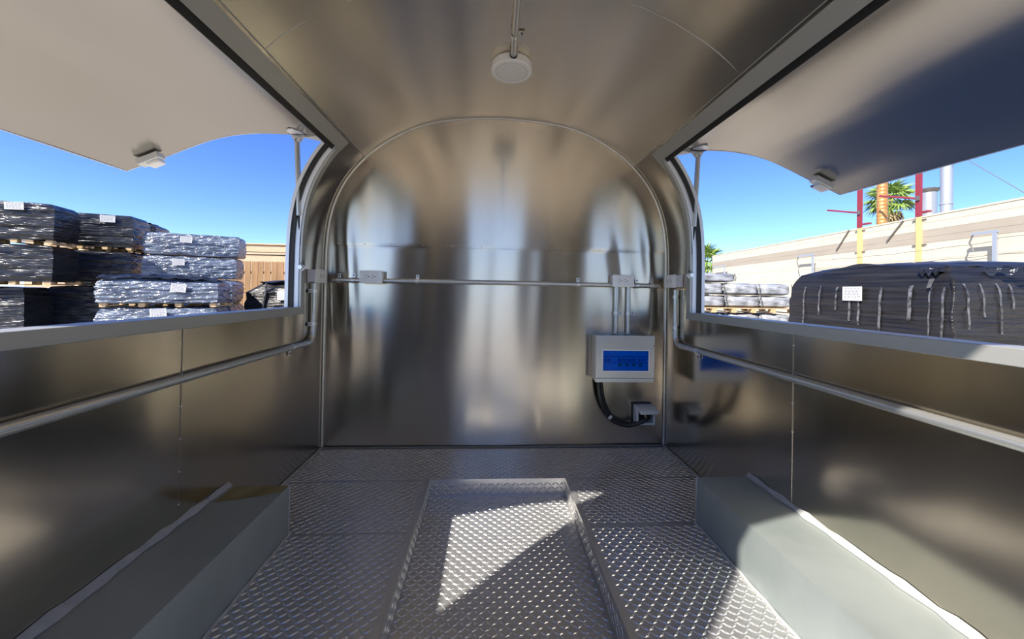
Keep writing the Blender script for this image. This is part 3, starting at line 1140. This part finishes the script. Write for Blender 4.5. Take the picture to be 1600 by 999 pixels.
def load_mesh(O, U, V, W, D, z0, z1, seed, rough=.018, bulge=.02, top=.0, rnd=.06, nu=36, nz=16, lean=0.0):
    """wrapped block as one closed surface with sagging, rippled film"""
    rr = random.Random(seed)
    ph = [rr.uniform(0, 6.28) for _ in range(12)]
    H = z1 - z0
    b = MB()
    ring = []
    nd = max(6, int(nu * D / W))
    for i in range(nu):
        ring.append((i / nu, 0.0, 0, -1))
    for i in range(nd):
        ring.append((1.0, i / nd, 1, 0))
    for i in range(nu):
        ring.append((1 - i / nu, 1.0, 0, 1))
    for i in range(nd):
        ring.append((0.0, 1 - i / nd, -1, 0))
    n = len(ring)
    for k in range(nz + 1):
        t = k / nz
        inset = rnd * max(0.0, (t - .86) / .14) ** 2 + rnd * .5 * max(0.0, (.08 - t) / .08) ** 2
        for q, (a, c, nx_, ny_) in enumerate(ring):
            out = bulge * math.sin(math.pi * t) - inset
            s_ = q / n * 40
            out += rough * (math.sin(t * 31 + ph[0] + .7 * math.sin(s_ * .8 + ph[1])) * .6 + math.sin(t * 57 + ph[2] + 1.1 * math.sin(s_ * .5 + ph[3])) * .4
                            + .5 * math.sin(s_ * 1.9 + ph[4] + 3 * t) * math.sin(t * 19 + ph[5]))
            uu = (a - .5) * (W + 2 * out) + W / 2
            vv = (c - .5) * (D + 2 * out) + D / 2
            zz = z0 + H * t
            if t > .85:
                cu = 1 - (2 * a - 1) ** 2
                zz += top * (t - .85) / .15 * (.35 * cu + .4) * (1 + .3 * math.sin(a * 9 + ph[6])) + .4 * rough * math.sin(a * 23 + ph[7])
            p = O + U * (uu + lean * t) + V * vv
            b.v.append((p.x, p.y, zz))
    for k in range(nz):
        for q in range(n):
            a0 = k * n + q
            a1 = k * n + (q + 1) % n
            b.f.append((a0, a1, a1 + n, a0 + n))
    # top cap: concentric rings to a ridge
    last = nz * n
    prev = last
    for r_ in range(1, 5):
        sc = 1 - r_ / 5
        st_ = len(b.v)
        for q, (a, c, nx_, ny_) in enumerate(ring):
            uu = (a - .5) * W * sc + W / 2
            vv = (c - .5) * D * sc + D / 2
            cu = 1 - ((a - .5) * 2 * sc) ** 2
            cv = 1 - ((c - .5) * 2 * sc) ** 2
            zz = z1 + top * (.4 + .35 * cu + .35 * cv) + .012 * (1 - sc) + .7 * rough * math.sin(a * 14 + c * 9 + ph[8] + r_)
            p = O + U * (uu + lean) + V * vv
            b.v.append((p.x, p.y, zz))
        for q in range(n):
            b.f.append((prev + q, prev + (q + 1) % n, st_ + (q + 1) % n, st_ + q))
        prev = st_
    b.f.append(tuple(prev + q for q in range(n)))
    b.f.append(tuple(range(n))[::-1])
    return b


def label_sheet(e, C0, U, Nn, w, h, tilt=0.0, lines=5, text=True):
    """paper sheet with grey ruled print, lying on the film"""
    U, Nn = Vector(U), Vector(Nn)
    Z = Vector((0, 0, 1))
    u = U * math.cos(tilt) + Z * math.sin(tilt)
    v = -U * math.sin(tilt) + Z * math.cos(tilt)
    C0 = Vector(C0)
    q = MB().prism([C0 - u * w / 2 - v * h / 2, C0 + u * w / 2 - v * h / 2, C0 + u * w / 2 + v * h / 2, C0 - u * w / 2 + v * h / 2], Nn * .004)
    s = q.build('paper_label', 'paper', e, smooth=0, label='white paper label')
    if text:
        pr = MB()
        rr = random.Random(int(w * 1000 + lines))
        for i in range(lines):
            y = h * (.34 - .68 * i / max(1, lines - 1))
            x = -w * .4
            while x < w * .34:
                l = rr.uniform(.06, .16) * w
                A = C0 + Nn * .0042 + u * x + v * y
                pr.add([A, A + u * l, A + u * l + v * h * .07, A + v * h * .07], [(0, 1, 2, 3)])
                x += l + w * .05
        pr.build('print', 'ink', s, smooth=0)
    return s


A20 = R(20)
SU = Vector((math.cos(A20), math.sin(A20), 0))
SV = Vector((-math.sin(A20), math.cos(A20), 0))
FN = -SV                                                   # face turned to the trailer's front


def stack_load(label, corner, W, D, z0, z1, m, seed, lab=None, group=None, pallet=True, **kw):
    """corner = front right corner on plan"""
    O = Vector((corner[0], corner[1], 0)) - SU * W
    e = empty('wrapped_pallet', (O + SU * W / 2 + SV * D / 2) + Vector((0, 0, z0)), label, 'pallet load', group)
    zb = z0
    if pallet:
        pallet_parts(e, O + SU * .03 + SV * .03, SU, SV, W - .06, D - .06, z0)
        zb = z0 + .075
    load_mesh(O, SU, SV, W, D, zb, z1, seed, **kw).build('film_wrap', m, e, smooth=50)
    if lab:
        u, v, w, h, tl = lab
        label_sheet(e, O + SU * u + FN * (.035 + kw.get('bulge', .02)) + Vector((0, 0, v)), SU, FN, w, h, tl)
    return e


gA = 'black wrapped pallets stacked on the left'
stack_load('top black pallet load of the tallest stack, far left', (-9.97, 9.08), 2.4, .85, 1.80, 2.70, 'wrap_black', 1, (1.80, 2.60, .30, .17, .05), gA)
stack_load('middle black pallet load of the tallest stack, far left', (-9.99, 9.09), 2.4, .85, .86, 1.76, 'wrap_black', 2, None, gA)
stack_load('bottom black pallet load of the tallest stack, set back to the left', (-10.58, 9.10), 2.4, .85, GZ, .80, 'wrap_black', 3, None, gA)
stack_load('top black pallet load half in diagonal shade behind the tallest stack', (-9.61, 10.56), 1.6, .9, 1.82, 2.74, 'wrap_black', 4, (1.12, 2.62, .30, .18, 0), gA, rough=.006)
stack_load('middle black pallet load of the stack half in diagonal shade', (-9.65, 10.57), 1.6, .9, .88, 1.78, 'wrap_black', 5, None, gA, rough=.006)
stack_load('bottom black pallet load of the stack half in diagonal shade', (-9.65, 10.57), 1.6, .9, GZ, .84, 'wrap_black', 6, None, gA)
stack_load('top black pallet load with rounded corners at the back of the dark stacks', (-10.05, 11.75), 1.6, .9, 1.80, 2.76, 'wrap_black', 7, None, gA, rough=.006, rnd=.2)
stack_load('lower black load at the back of the dark stacks', (-10.05, 11.75), 1.6, .9, GZ, 1.76, 'wrap_black', 8, None, gA)
gC = 'blue grey film wrapped packs on the left'
stack_load('top blue grey film wrapped pack under the sky line', (-7.46, 11.44), 2.12, .8, 1.76, 2.36, 'wrap_blue', 11, (.92, 2.20, .27, .17, -.05), gC, pallet=False, rough=.014, rnd=.04)
stack_load('second blue grey film wrapped pack below the top one', (-7.52, 11.43), 2.08, .8, 1.12, 1.73, 'wrap_blue', 12, (.78, 1.56, .27, .17, 0), gC, pallet=False, rough=.014, rnd=.04)
stack_load('third blue grey film wrapped pack mostly behind the low front pack', (-7.50, 11.44), 2.1, .8, .44, 1.08, 'wrap_blue', 13, None, gC, rough=.014)
stack_load('lowest blue grey film wrapped pack of the rear stack', (-7.50, 11.44), 2.1, .8, GZ, .41, 'wrap_blue', 14, None, gC)
stack_load('low front pack with a torn label and a loose black cover', (-6.02, 8.56), 1.95, .9, .45, 1.00, 'wrap_blue', 15, (1.30, .86, .26, .17, -.12), gC, rough=.014, top=.05)
stack_load('bottom pack under the loose black covered one', (-6.02, 8.56), 1.95, .9, GZ, .42, 'wrap_blue', 16, (.98, .33, .27, .18, .1), gC, rough=.012)
stack_load('upper dark blue pack tucked behind the low front pack', (-6.42, 9.62), 1.95, .9, .43, 1.00, 'wrap_blue', 17, None, gC)
stack_load('lower dark blue pack tucked behind the low front pack', (-6.42, 9.62), 1.95, .9, GZ, .40, 'wrap_blue', 18, None, gC)
# crumpled cover on the low pack and a strip of loose tape
cv = MB()
O = Vector((-6.02, 8.56, 0)) - SU * 1.95
NU, NV = 30, 10
for i in range(NU + 1):
    for j in range(NV + 1):
        u, v = i / NU, j / NV
        p = O + SU * (u * 1.95) + SV * (v * .92 - .03)
        edge = -.05 * (1 if j == 0 else 0) - .02 * abs(math.sin(u * 17)) * (1 if j == 0 else 0)
        z = 1.085 + .05 * math.sin(math.pi * u) * math.sin(math.pi * min(1, v + .25)) + .014 * math.sin(u * 31 + v * 6) + .010 * math.sin(u * 53 - v * 9) + edge
        cv.v.append((p.x, p.y, z))
for i in range(NU):
    for j in range(NV):
        a = i * (NV + 1) + j
        cv.f.append((a, a + NV + 1, a + NV + 2, a + 1))
o = cv.build('plastic_cover', 'wrap_black', smooth=50)
tag(o, 'crumpled black plastic sheet lying on the low front pack', 'plastic sheet')

# black bundle against the fence
e = empty('wrapped_bundle', (-5.6, 10.7, GZ), 'lumpy black bundle with a white label in front of the wooden fence', 'bundle')
load_mesh(Vector((-6.45, 10.35, 0)), Vector((1, 0, 0)), Vector((0, 1, 0)), 1.9, .9, GZ, .95, 31, rough=.03, bulge=.08, top=.12, rnd=.22).build('film_wrap', 'wrap_matte', e, smooth=50)
label_sheet(e, (-5.52, 10.23, .68), (1, 0, 0), (0, -1, 0), .28, .22, 0.05)
MB().tube([(-6.05 + .08 * k / 6, 10.26 - .02 * math.sin(k), .20 + .8 * k / 6) for k in range(7)], .03, 6).build('knotted_film', 'tape', e)

# big black bundle beyond the right window
def big_bundle():
    Wd, Dd = 2.37, 2.3                                           # along y, along x
    e = empty('wrapped_bundle', (6.5, 5.3, GZ), 'large black film wrapped bundle with tape strips outside the right window', 'bundle')
    O = Vector((5.42, 6.50, 0))
    U, V = Vector((0, -1, 0)), Vector((1, 0, 0))
    load_mesh(O, U, V, Wd, Dd, GZ, 1.20, 41, rough=.010, bulge=.03, top=.22, rnd=.10, nu=60, nz=30).build('film_wrap', 'wrap_matte', e, smooth=50)
    label_sheet(e, (5.365, 5.31, .965), (0, -1, 0), (-1, 0, 0), .30, .21, 0.0, 7)
    rr = random.Random(5)
    for y, za, zb in ((6.20, -.3, 1.16), (5.90, .62, 1.17), (5.60, .7, 1.17), (5.37, .55, 1.18), (5.23, .5, 1.18), (4.93, .35, 1.18), (4.56, .62, 1.19), (4.34, .3, 1.05), (4.20, -.2, 1.05)):
        q = MB()
        n = 14
        w = rr.uniform(.018, .035) if y != 4.56 else .045
        for k in range(n + 1):
            t = k / n
            z = za + (zb - za) * t
            th = (z - GZ) / (1.2 - GZ)
            x = 5.42 - .03 * math.sin(math.pi * th) + .10 * max(0.0, (th - .86) / .14) ** 2 - .016
            j = .004 * math.sin(k * 1.3 + y * 7)
            q.v += [(x, y - w / 2 + j, z), (x, y + w / 2 + j, z)]
        for k in range(n):
            q.f.append((2 * k, 2 * k + 1, 2 * k + 3, 2 * k + 2))
        q.build('tape_strip', 'tape', e)
    for x, za, zb in ((5.58, .55, 1.15), (5.78, .7, 1.12), (6.00, .5, 1.16), (6.16, .8, 1.18)):
        q = MB()
        n = 10
        for k in range(n + 1):
            z = za + (zb - za) * k / n
            th = (z - GZ) / (1.2 - GZ)
            y = 4.13 - .03 * math.sin(math.pi * th) + .10 * max(0.0, (th - .86) / .14) ** 2 - .016
            j = .005 * math.sin(k * 1.2 + x * 9)
            q.v += [(x - .014 + j, y, z), (x + .014 + j, y, z)]
        for k in range(n):
            q.f.append((2 * k, 2 * k + 1, 2 * k + 3, 2 * k + 2))
        q.build('tape_strip', 'tape', e)
    q = MB().prism([(5.375, 4.36, 1.04), (5.375, 4.31, 1.05), (5.375, 4.27, 1.16), (5.375, 4.33, 1.15)], (-.004, 0, 0))
    q.build('loose_tape', 'tape', e)
    # folded seam where the film gathers at the near corner
    q = MB()
    q.tube([(5.395 + .015 * math.sin(k), 4.105, -.3 + 1.45 * k / 16) for k in range(17)], .018, 6, rs=[.012 + .010 * abs(math.sin(k * 1.3)) for k in range(17)])
    q.build('film_fold', 'wrap_matte', e, smooth=60)
    # torn ridge of film at the top
    q = MB()
    n = 26
    for k in range(n + 1):
        y = 4.5 - .02 * k
        x = 5.45 + .06 * k * .5 if k > 12 else 5.45
        q.v += [(x - .03, y, 1.215 + .03 * math.sin(k * 1.7)), (x + .02, y + .02, 1.28 + .03 * math.sin(k * 2.3)), (x + .10, y, 1.30 + .02 * math.sin(k * 1.1))]
    for k in range(n):
        i = 3 * k
        q.f += [(i, i + 1, i + 4, i + 3), (i + 1, i + 2, i + 5, i + 4)]
    q.build('torn_film', 'wrap_black', e, smooth=60)


big_bundle()

# grey wrapped bundles on pallets, further back on the right
def slab_bundle(label, x, y, z, w, d, h, seed, m='wrap_grey', group='grey film wrapped bundles on the right pallet'):
    e = empty('film_bundle', (x + w / 2, y + d / 2, z), label, 'bundle', group)
    rr = random.Random(seed)
    b = MB()
    n, k_ = 24, 16
    for i in range(n + 1):
        t = i / n
        for k in range(k_):
            a = 2 * math.pi * k / k_
            ca, sa = math.cos(a), math.sin(a)
            # rounded oblong, pinched at the waist and at the ends
            px = abs(ca) ** .45 * (1 if ca > 0 else -1)
            pz = abs(sa) ** .45 * (1 if sa > 0 else -1)
            e_ = 1 - .22 * (abs(2 * t - 1) ** 6)
            wst = 1 - .10 * math.exp(-((sa) / .35) ** 2)
            yy = y + d / 2 + px * d / 2 * e_ * (1 + .02 * math.sin(t * 19 + seed))
            zz = z + h / 2 + pz * h / 2 * e_ + .010 * math.sin(t * 13 + seed) * (pz > 0)
            xx = x + w * (.5 + (t - .5) * wst)
            b.v.append((xx, yy, zz))
    for i in range(n):
        for k in range(k_):
            a0 = i * k_ + k
            a1 = i * k_ + (k + 1) % k_
            b.f.append((a0, a1, a1 + k_, a0 + k_))
    b.f.append(tuple(range(k_))[::-1])
    b.f.append(tuple(n * k_ + q for q in range(k_)))
    b.build('film_wrap', m, e, smooth=50)
    MB().tube([(x + w * .94, y - .004, z + .02), (x + w * .95, y - .02, z + h * .5), (x + w * .93, y + .01, z + h * .98)], .010, 6).build('film_twist', 'tape', e)
    return e


def plain_pallet(label, x, y, z, W, D):
    e = empty('wooden_pallet', (x + W / 2, y + D / 2, z), label, 'pallet')
    pallet_parts(e, Vector((x, y, 0)), Vector((1, 0, 0)), Vector((0, 1, 0)), W, D, z)
    return e


plain_pallet('upper wooden pallet under the grey bundles outside the right window', 4.75, 8.62, .49, 2.55, 1.1)
zz = .61
names = ('left', 'middle', 'right')
hx = (4.80, 5.68, 6.50)
for k in range(3):
    slab_bundle('grey film bundle lying on the upper pallet, %s of the bottom row' % names[k], hx[k], 8.63, zz, .82 if k < 2 else .80, 1.0, .29, 50 + k)
    slab_bundle('grey film bundle in the second row above the upper pallet, %s one' % names[k], hx[k] - .02, 8.65, zz + .305, .80, 1.0, .285, 60 + k)
slab_bundle('long grey film bundle topping the pile beside the small palm', 4.70, 8.80, zz + .615, 1.28, .9, .22, 71)
for k in range(3):
    slab_bundle('grey film bundle under the upper pallet, %s one' % names[k], hx[k], 8.63, .19, .82 if k < 2 else .80, 1.0, .275, 80 + k)
    slab_bundle('grey film bundle in the lowest row beside the big black bundle, %s one' % names[k], hx[k], 8.63, -.11, .82 if k < 2 else .80, 1.0, .28, 90 + k)
plain_pallet('lower wooden pallet near the ground under the grey bundles', 4.75, 8.62, GZ, 2.55, 1.1)
e = slab_bundle('grey film bundle resting on the lower pallet', 4.80, 8.63, GZ + .12, 2.45, 1.0, .32, 99)

# unseen black stacks added behind the open end to darken the end wall's reflection
gR = 'unseen wrapped pallets added behind the open end for the reflections'
for lab_, x, y, w, z1 in (('unseen black wrapped stack added behind the open end for its reflection, left of the gap', -1.62, -3.4, 1.18, 2.7), ('unseen black wrapped stack added behind the open end for its reflection, right of the gap', .70, -3.5, 1.15, 2.9)):
    e = empty('wrapped_pallet', (x + w / 2, y + .5, GZ), lab_, 'pallet load', gR)
    pallet_parts(e, Vector((x, y, 0)), Vector((1, 0, 0)), Vector((0, 1, 0)), w, 1.0, GZ)
    load_mesh(Vector((x, y, 0)), Vector((1, 0, 0)), Vector((0, 1, 0)), w, 1.0, GZ + .12, z1, 120 + int(w * 10)).build('film_wrap', 'wrap_black', e, smooth=50)

# ------------------------------------------------------------------ fence and brick building on the left
e = empty('wooden_fence', (-8.5, 14.5, GZ), 'brown vertical board fence behind the left pallets', 'fence')
x = -13.0
fb = {}
k = 0
while x < -1.5:
    w = (.215, .235, .185, .225)[k % 4]
    y = 14.5 + .012 * ((k * 7) % 3)
    if k % 4 not in fb:
        fb[k % 4] = MB().box(x, x + w, y, y + .022, GZ, 1.86, .004).build('board', 'fence_wood', e)
        fb[k % 4]['x0'] = x
        fb[k % 4]['y0'] = y
    else:
        s_ = fb[k % 4]
        c = clone(s_, e, Vector((x - s_['x0'], y - s_['y0'], 0)))
    x += w + .022
    k += 1
for kk in fb.values():
    del kk['x0'], kk['y0']
for z in (.0, 1.4):
    MB().box(-13, -1.5, 14.535, 14.58, z, z + .09).build('rail', 'fence_wood', e, smooth=0)
e = empty('brick_building', (-13, 23, GZ), 'low tan brick building behind the wooden fence', 'building')
MB().box(-24, -3, 20.7, 26, GZ, 2.60).build('wall', 'brick', e, smooth=0)
MB().box(-24, -3, 20.64, 26, 2.64, 2.74).build('course', 'brick', e, smooth=0)
MB().box(-24, -3, 20.70, 26, 2.78, 3.16).build('parapet', 'brick', e, smooth=0)
MB().box(-24.05, -2.95, 20.62, 26, 3.16, 3.22).build('coping', 'brick', e, smooth=0)

# ------------------------------------------------------------------ warehouse on the right
WA = Vector((23.21, 38.06, 0))
WU = Vector((-.09032948, -.99591194, 0))
WN = Vector((-.99591194, .09032948, 0))                    # towards the trailer
wm = Matrix((WU, -WN, Vector((0, 0, 1)))).transposed().to_4x4()
wm.translation = WA                                        # local: x along wall, y into the building, z up
wh = empty('warehouse', WA + WU * 18 + Vector((0, 0, GZ)), 'long cream warehouse with a tan band beyond the right pallets', 'building')
courses = [(GZ, .35), (.38, 1.2), (1.23, 1.98), (2.01, 2.82), (2.85, 3.62), (3.64, 3.92), (3.94, 4.26), (4.28, 4.62), (4.64, 4.93)]
for i, (a, c) in enumerate(courses):
    tan = 3.63 < a < 4.2
    MB().box(0, 42, 0, .3, a, c, M=wm).build('wall_panel', 'tan_wall' if tan else 'cream_wall', wh, smooth=0, label='tan painted wall course' if tan else None)
MB().box(.02, 42, .012, .3, GZ, 4.95, M=wm).build('wall_core', 'cream_wall', wh, smooth=0)
MB().box(-.03, 42, -.03, .35, 4.93, 5.0, M=wm).build('coping', 'cream_wall', wh, smooth=0)
MB().box(0, 42, .3, 6, GZ, 4.7, M=wm).build('rear_block', 'cream_wall', wh, smooth=0)
for (x0, z0, x1, z1) in ((15.72, 3.83, 16.64, 4.98), (19.01, 3.96, 19.89, 4.94)):
    MB().tube([wm @ Vector((x0, -.05, z0)), wm @ Vector((x1, -.05, z1))], .04, 8).build('diagonal_brace', 'steel_dark', wh)
for s_, hw_ in ((17.37, .13), (20.67, .11)):
    pc = MB().box(s_ - hw_, s_ + hw_, -.10, 0, GZ, 4.98, M=wm).build('painted_column', 'post_yellow', wh, smooth=0, label='yellow painted column strip')
    for z in (3.55, 4.80):
        MB().box(s_ - .32, s_ - .15, -.07, 0, z, z + .045, M=wm).build('strap', 'steel_dark', pc, smooth=0)
        MB().box(s_ + .15, s_ + .32, -.07, 0, z, z + .045, M=wm).build('strap', 'steel_dark', pc, smooth=0)
for s_, lab_, arm, bra in ((17.37, 'red steel post on the warehouse parapet beside the copper duct', (15.2, 6.50, 17.3, 5.90), (17.5, 18.25, 5.20)),
                           (20.67, 'red steel post on the warehouse parapet beside the tall silver pipe', (18.75, 6.52, 20.6, 5.92), (20.8, 21.42, 5.22))):
    base = wm @ Vector((s_, -.05, 5.0))
    e = empty('steel_post', base, lab_, 'post')
    MB().box(s_ - .09, s_ + .09, -.10, .02, 5.0, 10.2, M=wm).build('upright', 'post_red', e, smooth=0)
    MB().box(s_ - .115, s_ - .09, -.13, .03, 5.0, 10.2, M=wm).build('flange', 'post_red', e, smooth=0)
    MB().tube([wm @ Vector((arm[0], -.2, arm[1])), wm @ Vector((arm[2], -.1, arm[3]))], .055, 6).build('arm', 'post_red', e)
    MB().box(bra[0] - .15, bra[1] - .42, .02, .21, bra[2] - .05, bra[2] + .04, M=wm).build('bracket', 'post_red', e, smooth=0)
    MB().box(s_ - .05, s_ + .10, -.18, -.12, arm[3] - .12, arm[3] + .1, M=wm).build('bolt_plate', 'steel_dark', e, smooth=0)


def duct(label, s_, off, z0, z1, r, m, ridges=0, cap=False, flange=None):
    c = wm @ Vector((s_, off, 0))
    e = empty('duct', Vector((c.x, c.y, z0)), label, 'duct')
    if ridges:
        pr = [(r, 0)]
        for k in range(ridges):
            h0 = (z1 - z0) * k / ridges
            dh = (z1 - z0) / ridges
            pr += [(r, h0 + dh * .12), (r * 1.05, h0 + dh * .3), (r * 1.05, h0 + dh * .5), (r * .96, h0 + dh * .7), (r * .96, h0 + dh * .95)]
        MB().lathe((c.x, c.y, z0), pr, 24).build('pipe', m, e, smooth=40)
    else:
        MB().lathe((c.x, c.y, z0), [(r, 0), (r, z1 - z0)], 28).build('pipe', m, e, smooth=40)
    if cap:
        MB().lathe((c.x, c.y, z1), [(r * 1.02, -.12), (r * 1.3, .02), (r * 1.32, .06), (r * 1.0, .10)], 28).build('rain_cap', 'steel_dark', e)
        MB().lathe((c.x, c.y, z0 + (z1 - z0) * .6), [(r * 1.01, 0), (r * 1.03, .02), (r * 1.01, .04)], 28).build('band', m, e)
    if flange:
        for z in flange:
            MB().lathe((c.x, c.y, z), [(r * 1.0, -.03), (r * 1.16, -.02), (r * 1.16, .04), (r, .05)], 28).build('flange', 'steel_duct', e)
    return e


duct('copper coloured spiral duct rising above the warehouse roof', 18.05, .58, 4.71, 10.0, .24, 'copper_duct', ridges=26)
duct('short capped steel duct on the warehouse roof', 20.42, .66, 4.71, 6.38, .31, 'steel_duct', cap=True)
duct('tall silver pipe on the warehouse roof', 21.32, .56, 4.71, 10.5, .215, 'steel_duct', flange=(5.48,))
for s_, xa, lab_ in ((14.40, 13.02, 'grey angled bracket post in front of the warehouse, near the film bundles'), (24.08, 23.27, 'grey angled bracket post in front of the warehouse, above the big black bundle'), (3.4, 1.2, 'grey angled bracket post at the far end of the warehouse')):
    base = wm @ Vector((s_, -.5, GZ))
    e = empty('bracket_post', base, lab_, 'post')
    MB().box(s_ - .07, s_ + .07, -.54, -.46, GZ, 3.66, M=wm).build('upright', 'steel_duct', e, smooth=0)
    MB().box(xa, s_ + .12, -.54, -.46, 3.66, 3.76, M=wm).build('arm', 'steel_duct', e, smooth=0)
    MB().tube([wm @ Vector((xa + .05, -.5, 3.70)), wm @ Vector((xa - .08, -.5, 3.35)), wm @ Vector((xa + .08, -.5, 2.95))], .03, 6).build('hanging_wire', 'steel_dark', e)
# sagging wires along the wall face
for i, (z, a, c, sg) in enumerate(((3.30, 14.5, 24.0, .10), (2.75, 14.3, 24.0, .08), (3.42, 24.0, 36.0, .06))):
    pts = [wm @ Vector((a + (c - a) * k / 16, -.5, z - sg * math.sin(math.pi * k / 16) + .02 * math.sin(k * 2))) for k in range(17)]
    o = MB().tube(pts, .012, 5).build('wire', 'steel_dark')
    tag(o, ('upper sagging wire between the bracket posts', 'lower sagging wire between the bracket posts', 'wire running right from the nearer bracket post')[i], 'wire')
# (guy wire from the pipe stack down to the roof edge)
gw = MB().tube([wm @ Vector((20.67, .10, 9.4)), wm @ Vector((22.6, .2, 7.1)), wm @ Vector((24.55, .3, 5.015))], .014, 5).build('guy_wire', 'steel_dark')
tag(gw, 'thin guy wire slanting down to the warehouse roof edge', 'wire')

# ------------------------------------------------------------------ palms


def fan_mesh(n=13, L=1.0, seed=0):
    rr = random.Random(seed)
    b = MB()
    for k in range(n):
        a = R(-105 + 210 * k / (n - 1))
        d = Vector((math.cos(a), math.sin(a), 0))
        s_ = Vector((-d.y, d.x, 0))
        l = L * (.82 + .18 * math.cos(a)) * rr.uniform(.9, 1.05)
        dr = rr.uniform(.12, .4) * l
        i = len(b.v)
        b.v += [(0, 0, 0), tuple(d * l * .5 + s_ * .065 * L + Vector((0, 0, .03))), tuple(d * l * .5 - s_ * .065 * L + Vector((0, 0, .03))), tuple(d * l * .55 + Vector((0, 0, .07 * L))), tuple(d * l - Vector((0, 0, dr)))]
        b.f += [(i, i + 2, i + 3), (i, i + 3, i + 1), (i + 1, i + 3, i + 4), (i + 2, i + 4, i + 3)]
    # stalk
    b.tube([(-.8 * L, 0, -.06), (0, 0, 0)], .022 * L, 5)
    return b


FAN = []
for sd in range(3):
    q = fan_mesh(seed=sd)
    me_ = bpy.data.meshes.new('frond')
    me_.from_pydata(q.v, [], q.f)
    me_.materials.append(MATS['palm_green'])
    FAN.append(me_)
DEADF = FAN[0].copy()
DEADF.materials.clear()
DEADF.materials.append(MATS['palm_dead'])


def palm(label, base, H, S, n, seed):
    e = empty('fan_palm', base, label, 'palm tree')
    rr = random.Random(seed)
    b0 = Vector(base)
    MB().tube([b0 + Vector((.1 * math.sin(k * .7), 0, H * k / 8)) for k in range(9)], .28 * S, 12, rs=[.34 * S - .014 * S * k for k in range(9)]).build('trunk', 'palm_trunk', e)
    top = Vector((.06, 0, H))
    for k in range(n):
        az = 2.39996 * k + rr.uniform(-.2, .2)
        el = R(80 - 120 * k / n + rr.uniform(-8, 8))
        o = bpy.data.objects.new('frond', FAN[k % 3])
        COL.objects.link(o)
        o.parent = e
        d = Vector((math.cos(az) * math.cos(el), math.sin(az) * math.cos(el), math.sin(el)))
        o.location = top + d * 0.85 * S
        o.scale = (S, S, S)
        o.rotation_euler = (rr.uniform(-.4, .4), -el + rr.uniform(-.1, .3), az)
    for k in range(int(n * .6)):
        az = 2.39996 * k + rr.uniform(-.3, .3)
        el = R(-50 - 30 * rr.random())
        o = bpy.data.objects.new('dead_frond', DEADF)
        COL.objects.link(o)
        o.parent = e
        d = Vector((math.cos(az) * math.cos(el), math.sin(az) * math.cos(el), math.sin(el)))
        o.location = top + d * 0.95 * S + Vector((0, 0, -.25 * S))
        o.scale = (S * .8, S * .8, S * .8)
        o.rotation_euler = (rr.uniform(-.5, .5), -el, az)
    return e


palm('fan palm with a dead brown skirt behind the copper duct', (32.8, 29.05, GZ), 9.5, 1.05, 34, 3)
palm('small sunlit fan palm at the far end of the warehouse', (26.2, 44.6, GZ), 5.4, 1.5, 30, 8)
